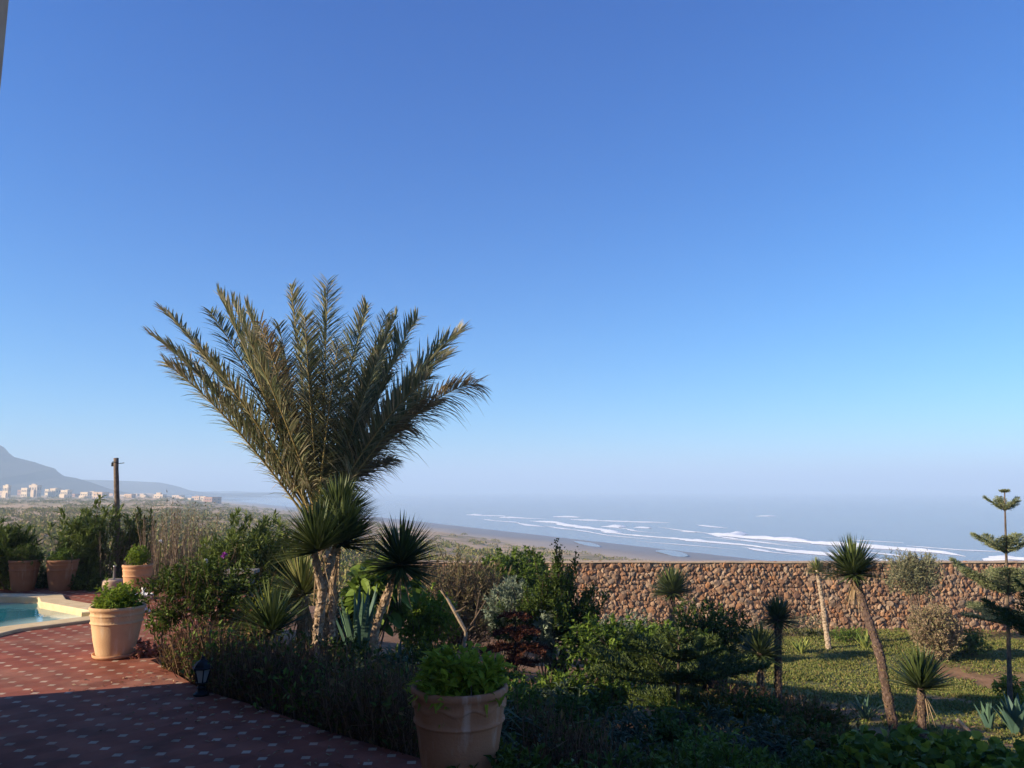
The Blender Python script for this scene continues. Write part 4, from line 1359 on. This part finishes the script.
# ------------------------------------------------------------------ shrubs and small trees
# left: oleanders, reeds, edge plants behind the terrace
OG = 'oleanders behind the terrace'
for i, (px, Y, ptop, R, lbl) in enumerate([
    (84, 14.0, 499, .55, "broad sunlit oleander left of the wooden pole"),
    (133, 14.6, 507, .36, "narrow oleander right of the wooden pole"),
    (228, 13.4, 516, .62, "low oleander right of the dry reeds, left one of two"),
    (268, 13.6, 519, .55, "low oleander right of the dry reeds, beside the palm"),
    (6, 13.4, 522, .5, "shaded bush at the left picture edge beside the pots"),
    (-45, 13.8, 515, .7, "oleander just outside the left picture edge")]):
    b = gp(px, Y); H = at(px, ptop, Y)[2] - b[2]
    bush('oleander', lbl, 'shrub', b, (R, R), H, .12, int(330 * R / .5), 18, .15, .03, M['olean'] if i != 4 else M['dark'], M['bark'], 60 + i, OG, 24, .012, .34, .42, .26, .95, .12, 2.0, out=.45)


for i, (px, Y, lbl) in enumerate([(18, 13.5, "dark low shrub filling the gap behind the left shaded pot"), (46, 13.6, "dark low shrub between the two shaded pots"), (80, 13.3, "dark low shrub right of the two shaded pots"), (108, 13.2, "dark low shrub behind the parasol base")]):
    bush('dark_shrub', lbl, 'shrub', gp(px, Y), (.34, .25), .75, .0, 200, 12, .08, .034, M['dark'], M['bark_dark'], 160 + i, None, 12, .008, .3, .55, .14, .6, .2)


def reeds(label, px, Y, wx, H, n, seed):
    rng = np.random.default_rng(seed); b = gp(px, Y); root = thing('dry_reeds', b, label, 'reeds')
    x = b[0] + rng.normal(size=n) * wx * .5; y = Y + rng.normal(size=n) * .18; z = gz(x, y) - .05
    hh = H * rng.uniform(.55, 1.05, n) * (1 - .25 * ((x - b[0]) / wx) ** 2)
    d = nrm(np.stack([rng.normal(size=n) * .10, rng.normal(size=n) * .10, np.ones(n)], 1))
    mb = MB(); blades(mb, np.stack([x, y, z], 1), d, hh, .011, .04, stn=(0, .4, .8, 1), prof=(1, .9, .6, .25), fold=.9, roll=rng.uniform(-1.5, 1.5, n)); mb.build('stalks', M['reed'], root)
    m = n * 9; ii = rng.integers(0, n, m); t = rng.uniform(.15, 1, m) ** .8
    p = np.stack([x, y, z], 1)[ii] + d[ii] * (hh[ii] * t)[:, None]
    mb = MB(); diamonds(mb, p, d[ii] + rng.normal(size=(m, 3)) * .5, rng.uniform(.04, .10, m), .014, rng); mb.build('dry_leaves', M['tamarisk'], root)


b_ = gp(176, 14.0)
reeds("clump of tall dry brown reeds between the oleanders behind the orange pot", 176, 14.0, .85, at(176, 497, 14.0)[2] - b_[2], 330, 5)
reeds("dry stalks standing around the foot of the wooden pole", 106, 14.2, .25, at(106, 512, 14.2)[2] - gz1(*gp(106, 14.2)[:2]), 50, 6)

# dark leafy shrubs between the pots and the yuccas
bush('leafy_shrub', "large dark leafy shrub right of the sunlit pot, its lower stems bare and brown", 'shrub', gp(203, 8.9), (.78, .58), 1.22, .40, 540, 12, .065, .026, M['dark'], M['bark'], 71, None, 70, .008, .34, .5, .12, .7, .2, twig_bare=160)
bush('leafy_shrub', "green leafy shrub in front of the dry reeds with a few white flowers", 'shrub', gp(178, 10.6), (.55, .45), .95, .3, 300, 12, .07, .028, M['mid'], M['bark'], 72, None, 30, .008, .3, .5, .13, .7, .2)
bush('leafy_shrub', "dark shrub in front of the grey slab bench", 'shrub', gp(243, 9.6), (.45, .4), .72, .25, 260, 12, .065, .028, M['dark'], M['bark'], 73, None, 30, .008, .3, .5, .12, .6, .2)
bush('leafy_shrub', "yellow green shrub sunlit between the bench and the forked yucca", 'shrub', gp(266, 10.3), (.28, .28), .98, .35, 150, 11, .07, .032, M['yellow'], M['bark'], 74, None, 14, .008, .35, .5, .12, .7, .2)
bush('leafy_shrub', "mid green shrub right of the grey slab bench under the palm", 'shrub', gp(272, 11.6), (.4, .4), 1.15, .25, 220, 12, .075, .03, M['mid'], M['bark'], 79, None, 20, .008, .3, .5, .12, .6, .2)
bush('leafy_shrub', "small spindly shrub in front of the white basin", 'shrub', gp(160, 8.6), (.16, .16), .62, .55, 40, 11, .09, .02, M['mid'], M['bark'], 75, None, 6, .009, .3, .5, .1, .7, .2)


def flower(label, pos, r, mat, n, seed):
    rng = np.random.default_rng(seed); z0 = gz1(pos[0], pos[1]); root = thing('flower', (pos[0], pos[1], z0), label, 'flower', None)
    mb = MB(); tube(mb, [[pos[0], pos[1], z0], [pos[0] + .02, pos[1], (z0 + pos[2]) / 2], pos], .004, 5); mb.build('stalk', M['mid'], root)
    mb = MB(); leaves(mb, np.array(pos) + rng.normal(size=(n, 3)) * r * .25, rng.normal(size=(n, 3)) + [0, -.4, .5], r, r * .7, rng); mb.build('petals', mat, root)


flower("purple and pink flower head standing above the shrubs left of the bench", at(224.5, 555, 9.6), .038, M['purple'], 30, 1)
for k, (px, py, lb_) in enumerate([(206, 560, "single white flower in the leafy shrub left of the purple one"), (229, 577, "white bloom below the bench end in the dark shrub"), (161, 541, "white flower low in front of the dry reeds")]):
    flower(lb_, at(px, py, 9.3 if k < 2 else 10.2), .03, M['white_flower'], 12, 5 + k)

# centre
bush('monstera_bush', "bright bush of large glossy leaves between the yuccas", 'shrub', gp(372, 11.6), (.55, .45), 1.55, .35, 60, 7, .26, .16, M['mid'], M['bark'], 81, None, 14, .015, .25, .55, .3, .35, .35)
bush('round_bush', "round bright green bush right of the leaning dark yucca", 'shrub', gp(424, 12.2), (.52, .5), 1.28, .12, 420, 12, .075, .042, M['bright'], M['bark'], 82, None, 24, .01, .2, .55, .12, .5, .2)
bush('tamarisk_shrub', "wide feathery brown shrub with bare twigs left of the green round tree", 'shrub', gp(460, 16.5), (1.25, .8), 1.90, .06, 1500, 15, .11, .022, M['tamarisk'], M['bark'], 83, None, 60, .012, .22, .5, .3, .9, .1, twig_bare=260, flat=True)
bush('round_tree', "rounded mid green tree crown behind the silvery shrub", 'tree', gp(514, 18.0), (.95, .8), 2.12, .3, 800, 14, .11, .055, M['mid'], M['bark'], 84, None, 22, .02, .2, .55, .16, .5, .2)
bush('silver_shrub', "silvery grey leaved shrub in front of the rounded green tree", 'shrub', gp(513, 13.5), (.52, .48), 1.55, .3, 560, 14, .08, .028, M['silver'], M['bark'], 85, None, 20, .012, .24, .45, .16, .75, .1)


def upright(label, px, Y, ptop, wx, seed, n_st=44):
    """a dark shrub of many upright whips rising from forked trunks"""
    rng = np.random.default_rng(seed); b = gp(px, Y); root = thing('whip_shrub', b, label, 'shrub'); H = at(px, ptop, Y)[2] - b[2]
    s = MB(); f = MB(); trunk = MB()
    forks = [b + np.array([-.10, 0, .55]), b + np.array([.12, .05, .7]), b + np.array([.35, -.05, .6]), b + np.array([-.35, .1, .7])]
    for i_, fk_ in enumerate(forks):
        tube(trunk, [b + [0, 0, -.1], b * .5 + fk_ * .5 + [0, 0, .02], fk_], [.07, .055, .035] if i_ < 2 else [.04, .03, .025], 8, True, .1, rng)
    trunk.build('trunk', M['bark_dark'], root)
    for k in range(n_st):
        fk_ = forks[rng.integers(4)]; dx = rng.normal() * wx * .5; hh = H * rng.uniform(.55, .9) * (1 - .35 * abs(dx) / wx)
        tip = np.array([b[0] + dx, b[1] + rng.normal() * wx * .35, b[2] + hh])
        if k < 6: tip = np.array([b[0] + [-.02, .04, .30, -.38, .02, .18][k] * 1.0, b[1], b[2] + H * [1, .96, .93, .95, .9, .8][k]])
        mid = fk_ * .5 + tip * .5 + np.array([(tip[0] - fk_[0]) * .35, 0, -.12])
        ts = np.linspace(0, 1, 10)[:, None]; P = (1 - ts) ** 2 * fk_ + 2 * ts * (1 - ts) * mid + ts ** 2 * tip
        tube(s, P, np.linspace(.014, .005, 10), 4, False)
        m = 170; t = rng.uniform(.15, 1, m) ** .8; p = np.stack([np.interp(t, ts[:, 0], P[:, q]) for q in range(3)], 1)
        tg = nrm(P[-1] - P[-3]); d = nrm(tg * .8 + rng.normal(size=(m, 3)) * .5)
        leaves(f, p + rng.normal(size=(m, 3)) * .03, d, .10 * rng.uniform(.5, 1.1, m) * np.where(t > .9, .5, 1), .032, rng)
    s.build('whips', M['bark_dark'], root); f.build('foliage', M['dark'], root)


upright("tall dark shrub of upright whips rising above the wall top in the middle", 558, 12.5, 541, 1.0, 86, 66)

# bare leaning dead stem
rng = np.random.default_rng(9)
b0 = gp(458, 11.0)
bt = thing('bare_tree', b0, "thin leaning bare grey stem right of the round bright bush", 'tree')
mb = MB(); tube(mb, [b0 - [0, 0, .1], at(464, 645, 11), at(466, 632, 11), at(455, 612, 11), at(447, 598, 11), at(441, 590, 11)], [.032, .03, .028, .025, .02, .016], 8, True, .1, rng); mb.build('trunk', M['bark_pale'], bt)
for a_, c_ in (((466, 632), (474, 626)), ((455, 612), (466, 606)), ((447, 598), (440, 584)), ((466, 632), (486, 600)), ((474, 626), (480, 590))):
    mb = MB(); tube(mb, [at(*a_, 11), at((a_[0] + c_[0]) / 2, (a_[1] + c_[1]) / 2 + 1, 10.95), at(*c_, 10.9)], [.014, .011, .006], 6)
    mb.build('branch', M['bark'], bt)

# mid garden, shaded fresh shrubs
bush('leafy_shrub', "sprawling glossy shrub below the left end of the visible stone wall", 'shrub', gp(622, 11.5), (.95, .6), 1.15, .18, 420, 11, .10, .045, M['mid'], M['bark_dark'], 91, None, 30, .012, .4, .55, .16, .6, .25)
bush('leafy_shrub', "pale flowering shrub at the foot of the stone wall behind the sprawling glossy one", 'shrub', gp(618, 16.5), (1.1, .5), 1.1, .1, 300, 11, .09, .035, M['silver'], M['bark'], 92, None, 20, .01, .4, .55, .16, .6, .25)
bush('round_tree', "small dark round crowned tree standing before the stone wall", 'tree', gp(712, 13.5), (.82, .7), 1.52, .30, 620, 12, .075, .036, M['dark'], M['bark_dark'], 93, None, 26, .022, .22, .55, .15, .45, .2)
bush('leafy_shrub', "dark shrub at the left of the small round tree", 'shrub', gp(655, 14.0), (.55, .5), 1.1, .2, 300, 11, .07, .034, M['dark'], M['bark_dark'], 94, None, 18, .012, .3, .55, .14, .5, .2)
bush('leafy_shrub', "pale leaved sapling between the dead pine and the whip shrub", 'shrub', gp(545, 12.2), (.22, .22), 1.15, .2, 110, 10, .09, .045, M['silver'], M['bark'], 95, None, 8, .01, .3, .55, .14, .5, .25)
bush('leafy_shrub', "low dark green shrub under the round bright bush", 'shrub', gp(420, 10.2), (.5, .4), .55, .05, 200, 11, .10, .022, M['dark'], M['bark_dark'], 96, None, 12, .008, .3, .5, .14, .8, .15)
# right
bush('wispy_tree', "wispy pale olive tree with a thin trunk before the wall top", 'tree', gp(920, 22.6), (.74, .6), at(915, 548, 22.6)[2] - gp(920, 22.6)[2], .52, 620, 14, .12, .024, M['wispy'], M['bark'], 97, None, 5, .03, .34, .5, .32, .8, .1, flat=True, twig_bare=60)
bush('dry_shrub', "ball shaped dry brown shrub on the lawn below the wispy tree", 'shrub', gp(937, 20.4), (.66, .58), 1.42, .04, 1500, 14, .075, .022, M['brownshrub'], M['bark'], 98, None, 30, .01, .16, .6, .14, .5, .1, flat=True)
bush('leafy_shrub', "low bright green shrub right of the ball shaped dry one", 'shrub', gp(969, 20.8), (.5, .45), .72, .05, 200, 11, .08, .04, M['mid'], M['bark'], 99, None, 12, .008, .3, .55, .14, .5, .2)
bush('leafy_shrub', "scraggy green weed clump at the wall foot behind the thin pale yucca", 'shrub', gp(790, 23.6), (1.3, .45), .75, .05, 200, 9, .07, .03, M['wispy'], M['bark'], 100, None, 16, .008, .45, .6, .16, .6, .2)
bush('leafy_shrub', "yellow green weed patch at the wall foot left of the leaning yucca head", 'shrub', gp(852, 22.8), (.9, .5), .45, .02, 160, 9, .07, .03, M['mid'], M['bark'], 101, None, 10, .006, .4, .6, .14, .6, .2)
bush('leafy_shrub', "pale yellowing plant by the right edge under the dark boughs", 'shrub', gp(1014, 15.2), (.35, .3), .6, .05, 90, 9, .10, .05, M['yellow'], M['bark'], 102, None, 8, .006, .4, .6, .14, .6, .2)
# large leaved plant at the lower right
bush('large_leaved_plant', "spreading plant with round yellow green leaves in the bottom right corner", 'plant', gp(935, 6.1), (.98, .62), .62, .0, 760, 4, .095, .09, M['big_leaf'], M['bark'], 103, None, 26, .008, .3, .45, .10, .9, .35, 2.6)
bush('large_leaved_plant', "lower part of round leaved plant cut by the bottom frame at right", 'plant', gp(1010, 5.6), (.55, .5), .5, .0, 340, 4, .095, .09, M['big_leaf'], M['bark'], 104, None, 14, .008, .3, .45, .10, .9, .35, 2.6)

# fallen branch and cut stump
rng = np.random.default_rng(10)
pp = [gp(px_, Y_) + np.array([0, 0, h_]) for px_, Y_, h_ in ((900, 10.5, .10), (922, 10.3, .16), (946, 10.05, .10), (970, 9.8, .04))]
fb = thing('fallen_branch', pp[1] - np.array([0, 0, .16]), "dark fallen branch lying across the foot of the low yucca", 'branch')
mb = MB(); tube(mb, pp, [.022, .03, .034, .026], 8, True, .15, rng); mb.build('wood', M['bark_dark'], fb)
mb = MB(); tube(mb, [pp[1], pp[1] + [-.05, -.12, -.16]], [.02, .014], 6); mb.build('side_branch', M['bark_dark'], fb)
p0 = gp(964, 12.2)
stp = thing('cut_stump', p0, "pale cut stump lying on orange soil beside the upright agave", 'stump')
mb = MB(); tube(mb, [p0 + [-.09, 0, .17], p0 + [-.02, 0, .10], p0 + [.06, -.02, -.0]], [.03, .035, .04], 8, True, .1, rng); mb.build('wood', M['bark_pale'], stp)
mb = MB(); n = 60; leaves(mb, p0 + np.array([-.16, .05, .05]) + rng.normal(size=(n, 3)) * [.10, .08, .05], rng.normal(size=(n, 3)) + [0, 0, .6], .09, .03, rng); mb.build('dry_leaves', M['red_leaf'], stp)

# ------------------------------------------------------------------ twiggy hedge along the patio edge
rng = np.random.default_rng(77)
seg = np.array(EDGE[1:]); dl = np.concatenate([[0], np.cumsum(np.hypot(*np.diff(seg, axis=0).T))])


def hedge_shrub(label, base, R, H, seed, leafn, group, lm=None, name='hedge_shrub', twn=230):
    rg = np.random.default_rng(seed); root = thing(name, base, label, 'shrub', group)
    n = twn; a = rg.uniform(0, 6.283, n); k = np.sqrt(rg.uniform(0, 1, n)) * R
    x = base[0] + np.cos(a) * k; y = base[1] + np.sin(a) * k
    sd = poly_sd(PATIO, x, y); keep = sd > .02
    x, y = x[keep], y[keep]; n = len(x); z = gz(x, y) - .03
    d = nrm(np.stack([rg.normal(size=n) * .22, rg.normal(size=n) * .22, np.ones(n)], 1))
    hh = H * rg.uniform(.45, 1.05, n)
    tw = MB(); P0 = np.stack([x, y, z], 1)
    blades(tw, P0, d, hh, .011, 0, stn=(0, .35, .7, 1), prof=(1.0, .8, .6, .3), fold=1.0, roll=rg.uniform(-1.5, 1.5, n))
    m = n * 3; ii = rg.integers(0, n, m); t = rg.uniform(.2, .9, m)
    p = P0[ii] + d[ii] * (hh[ii] * t)[:, None]
    blades(tw, p, nrm(d[ii] * .7 + rg.normal(size=(m, 3)) * .5), H * rg.uniform(.12, .35, m), .007, 0, stn=(0, .5, 1), prof=(1, .7, .3), fold=1.0)
    tw.build('twigs', M['twig'], root)
    fm = MB(); m = leafn; ii = rg.integers(0, n, m); t = rg.uniform(.2, 1.05, m) ** .7
    p = P0[ii] + d[ii] * (hh[ii] * t)[:, None] + rg.normal(size=(m, 3)) * .03
    leaves(fm, p, d[ii] * .6 + rg.normal(size=(m, 3)) * .6, rg.uniform(.03, .075, m), .028, rg); fm.build('foliage', lm or M['hedge_leaf'], root)


HG = 'twiggy hedge along the patio edge'
for i, t in enumerate(np.arange(.05, dl[-1], .36)):
    x = np.interp(t, dl, seg[:, 0]); y = np.interp(t, dl, seg[:, 1])
    nrm_ = np.array([.7071, .7071])
    c = np.array([x, y]) + nrm_ * .27
    hgt = .56 + .10 * math.sin(i * 1.7) + .05 * math.sin(i * 4.1)
    if i % 4 == 2:
        hedge_shrub("greener leafy shrub between the twiggy ones in the hedge along the red patio", np.array([*c, gz1(*c)]), .34, hgt * 1.12, 200 + i, 900, 'green shrubs in the patio hedge', M['mid'])
        continue
    hedge_shrub("twiggy brown clipped hedge shrub with few leaves edging the red tiled patio", np.array([*c, gz1(*c)]), .33, hgt, 200 + i, 620, HG)
HG2 = 'shaded shrubs filling the bed behind the hedge'
for i in range(9):
    t = .3 + i * .52
    x = np.interp(t, dl, seg[:, 0]) + .7071 * .95; y = np.interp(t, dl, seg[:, 1]) + .7071 * .95
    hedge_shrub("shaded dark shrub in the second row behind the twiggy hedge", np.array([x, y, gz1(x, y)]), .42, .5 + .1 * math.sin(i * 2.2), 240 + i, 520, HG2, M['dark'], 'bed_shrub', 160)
# bed shrubs at the bottom, right of the near pot
HG3 = 'shaded mixed shrubs in the bed at the bottom edge'
rg = np.random.default_rng(31)
k = 0
for Y in (4.6, 5.3, 6.1, 7.0, 8.0):
    for px in np.arange(500, 850, 62 * 5.3 / Y + 12):
        p = px + rg.uniform(-14, 14)
        b = gp(p, Y + rg.uniform(-.25, .25))
        kind = rg.integers(4); H = rg.uniform(.38, .55)
        if kind == 0:
            hedge_shrub("leggy brown twiggy shrub in the shaded bed right of the near pot", b, .34, H * 1.15, 300 + k, 160, HG3, M['hedge_leaf'], 'bed_shrub', 150)
        elif kind == 1:
            bush('strap_plant', "bluish strap leaved clump in the shaded bed right of the near pot", 'plant', b, (.36, .34), H * .9, .0, 60, 9, .22, .024, M['blue'], M['bark_dark'], 300 + k, HG3, 6, .006, .3, .5, .1, .8, .6)
        else:
            bush('bed_shrub', "low dark leafy shrub in the shaded bed right of the near pot" if kind == 2 else "low mid green shrub in the shaded bed right of the near pot", 'shrub', b, (.36, .34), H, .05, 130, 11, .065, .028, M['dark'] if kind == 2 else M['mid'], M['bark_dark'], 300 + k, HG3, 12, .006, .35, .55, .12, .6, .2, twig_bare=25)
        k += 1
for i, (px, Y) in enumerate(((742, 11.6), (768, 11.2), (795, 10.6), (815, 11.3), (735, 12.6))):
    b = gp(px, Y)
    hedge_shrub("small dry reddish twiggy bush at the foot of the short lawn yuccas", b, .38, .5 + .06 * math.sin(i * 2.3), 520 + i, 150, 'dry twiggy bushes by the lawn yuccas', M['hedge_leaf'], 'dry_shrub', 150)
# reddish lit plants left behind the hedge
for i, (px, Y, lb_) in enumerate([(232, 10.4, "red pink leaved plant behind the hedge right of the dark leafy shrub"), (150, 8.1, "orange dry leaves clump just right of the sunlit pot saucer")]):
    bush('red_plant', lb_, 'plant', gp(px, Y), (.3, .22), .35, .0, 60, 9, .07, .035, M['red_leaf'], M['bark'], 400 + i, None, 6, .006, .3, .55, .1, .6, .2)
rg = np.random.default_rng(90)
for i, (px, Y, H, mt, lb_) in enumerate([(300, 9.0, .5, 'dark', "low dark filler shrub at the foot of the forked yucca"), (345, 9.2, .55, 'dark', "dark filler shrub between the two yucca trunks"), (385, 8.3, .5, 'blue', "bluish shaded shrub in front of the leaning yucca"),
                              (440, 9.0, .5, 'dark', "dark shrub behind the near pot"), (480, 9.6, .45, 'mid', "mid green shrub below the bare leaning stem"), (335, 11.8, .9, 'dark', "dark shrub behind the forked yucca trunks"),
                              (560, 9.3, .45, 'mid', "low green shrub before the whip shrub trunk"), (600, 9.8, .5, 'mid', "low green shrub right of the whip shrub trunk"), (820, 8.6, .5, 'hedge_leaf', "dim reddish shrub left of the leaning yucca base"), (760, 9.6, .5, 'dark', "dim dark shrub below the short upright yucca"),
                              (800, 7.2, .5, 'hedge_leaf', "dim twiggy shrub left of the round leaved plant"), (850, 7.6, .42, 'dark', "dark low shrub behind the round leaved plant"), (720, 10.8, .45, 'hedge_leaf', "dim shrub under the small round tree")]):
    bush('garden_shrub', lb_, 'shrub', gp(px, Y), (.5, .4), H, .05, 200, 11, .075, .03, M[mt], M['bark_dark'], 420 + i, None, 16, .007, .35, .55, .14, .6, .2, twig_bare=50)

# ------------------------------------------------------------------ ground cover, scrub and trees outside the picture
rng = np.random.default_rng(101)
n = 120000
x = rng.uniform(2.0, 18, n); y = rng.uniform(9.5, 24.8, n)
nz = fbm(x, y, 2.6, 21, 4)
lw = sstep(.20, .36, nz) * sstep(1.5, 4.0, x + (y - 10) * .12) * (1 - .85 * sstep(23.0, 24.6, y + (fbm(x, y, 4, 77, 3) - .5) * 3) * sstep(7, 10, x))
lw = lw * bare_spots(x, y)
keep = (rng.uniform(0, 1, n) < lw * (.30 + .70 * sstep(.42, .56, fbm(x, y, .9, 58, 3)))) & (np.abs(x) < y * .72)
x, y = x[keep], y[keep]; n = len(x); z = gz(x, y)
hgt = .02 + .11 * fbm(x, y, .9, 58, 3) ** 1.5
mb = MB()
for k in range(3):
    d = np.stack([rng.normal(size=n) * .8, rng.normal(size=n) * .8, np.ones(n)], 1)
    diamonds(mb, np.stack([x + rng.normal(size=n) * .03, y + rng.normal(size=n) * .03, z], 1), d, hgt * rng.uniform(.8, 1.5, n), .028, rng)
g = mb.build('ground_cover', M['grass']); g["kind"] = "stuff"; tag(g, "patchy green ground cover on the lawn in front of the stone wall", "grass")

# low scrub mounds on the coastal plain
n = 13000
ang = rng.uniform(math.radians(-40), math.radians(34), n); r = np.exp(rng.uniform(math.log(28), math.log(620), n))
x = r * np.sin(ang); y = r * np.cos(ang); s = coast_s(x, y)
keep = (y > 29) & (s > 62) & (rng.uniform(0, 1, n) < sstep(60, 210, s) * .9 + .08) & (fbm(x, y, 34, 71, 3) > .40)
x, y, r = x[keep], y[keep], r[keep]; n = len(x); z = gz(x, y)
size = rng.uniform(.3, .85, n) * (1 + r / 500)
mb = MB(); per = 72
d = nrm(rng.normal(size=(n * per, 3))); d[:, 2] = np.abs(d[:, 2])
ii = np.repeat(np.arange(n), per)
lump = .7 + .5 * rng.uniform(0, 1, n * per)
p = np.stack([x, y, z - .05], 1)[ii] + d * (size[ii] * lump)[:, None] * np.array([1.15, 1.15, .62])
diamonds(mb, p, d + rng.normal(size=(n * per, 3)) * .7, size[ii] * .38, size[ii] * .2, rng)
sc = mb.build('coastal_scrub', M['scrub']); sc["kind"] = "stuff"; tag(sc, "low green scrub covering the dunes and plain beyond the garden", "scrub")

rng = np.random.default_rng(606)
n = 260
t = rng.uniform(0, dl[-1], n); off = -np.abs(rng.normal(size=n)) * .45 - .03
x = np.interp(t, dl, seg[:, 0]) + .7071 * off; y = np.interp(t, dl, seg[:, 1]) + .7071 * off
keep = poly_sd(PATIO, x, y) < -.02
x, y = x[keep], y[keep]; n = len(x)
mb = MB(); leaves(mb, np.stack([x, y, np.full(n, .008)], 1), np.stack([rng.normal(size=n), rng.normal(size=n), np.abs(rng.normal(size=n)) * .12], 1), rng.uniform(.02, .05, n), .014, rng)
fl_ = mb.build('fallen_leaves', M['dead']); fl_["kind"] = "stuff"; tag(fl_, "dry leaves scattered on the red tiles along the hedge", "leaves")

# garden tree left of the frame, whose shade falls on the pots and the pool
b = np.array([-10.4, 11.75, 0.0])
bush('garden_tree', "dense leafy bush beyond the left picture edge shading the row of pots", 'shrub', b, (.75, .75), 1.75, .02, 700, 10, .12, .055, M['mid'], M['bark'], 500, None, 30, .03, .2, .55, .25, .4, .2)

# ------------------------------------------------------------------ sea air
HZ = (Vector((-15200, -15200, SEA - 14)), Vector((15200, 15200, 108)))
mb = MB(); box(mb, tuple((HZ[0] + HZ[1]) / 2), tuple(HZ[1] - HZ[0]))
hz = mb.build('haze', None); hz["kind"] = "stuff"; tag(hz, "thin sea haze over the coast", "haze")
hm = bpy.data.materials.new('haze_air'); hm.use_nodes = True
nt = hm.node_tree
for n_ in list(nt.nodes):
    if n_.type != 'OUTPUT_MATERIAL': nt.nodes.remove(n_)
pv = nt.nodes.new("ShaderNodeVolumePrincipled")
pv.inputs["Color"].default_value = (.565, .755, .975, 1)
pv.inputs["Density"].default_value = 0.00075
pv.inputs["Anisotropy"].default_value = 0.0
nt.links.new(pv.outputs[0], [n_ for n_ in nt.nodes if n_.type == 'OUTPUT_MATERIAL'][0].inputs["Volume"])
hz.data.materials.append(hm)
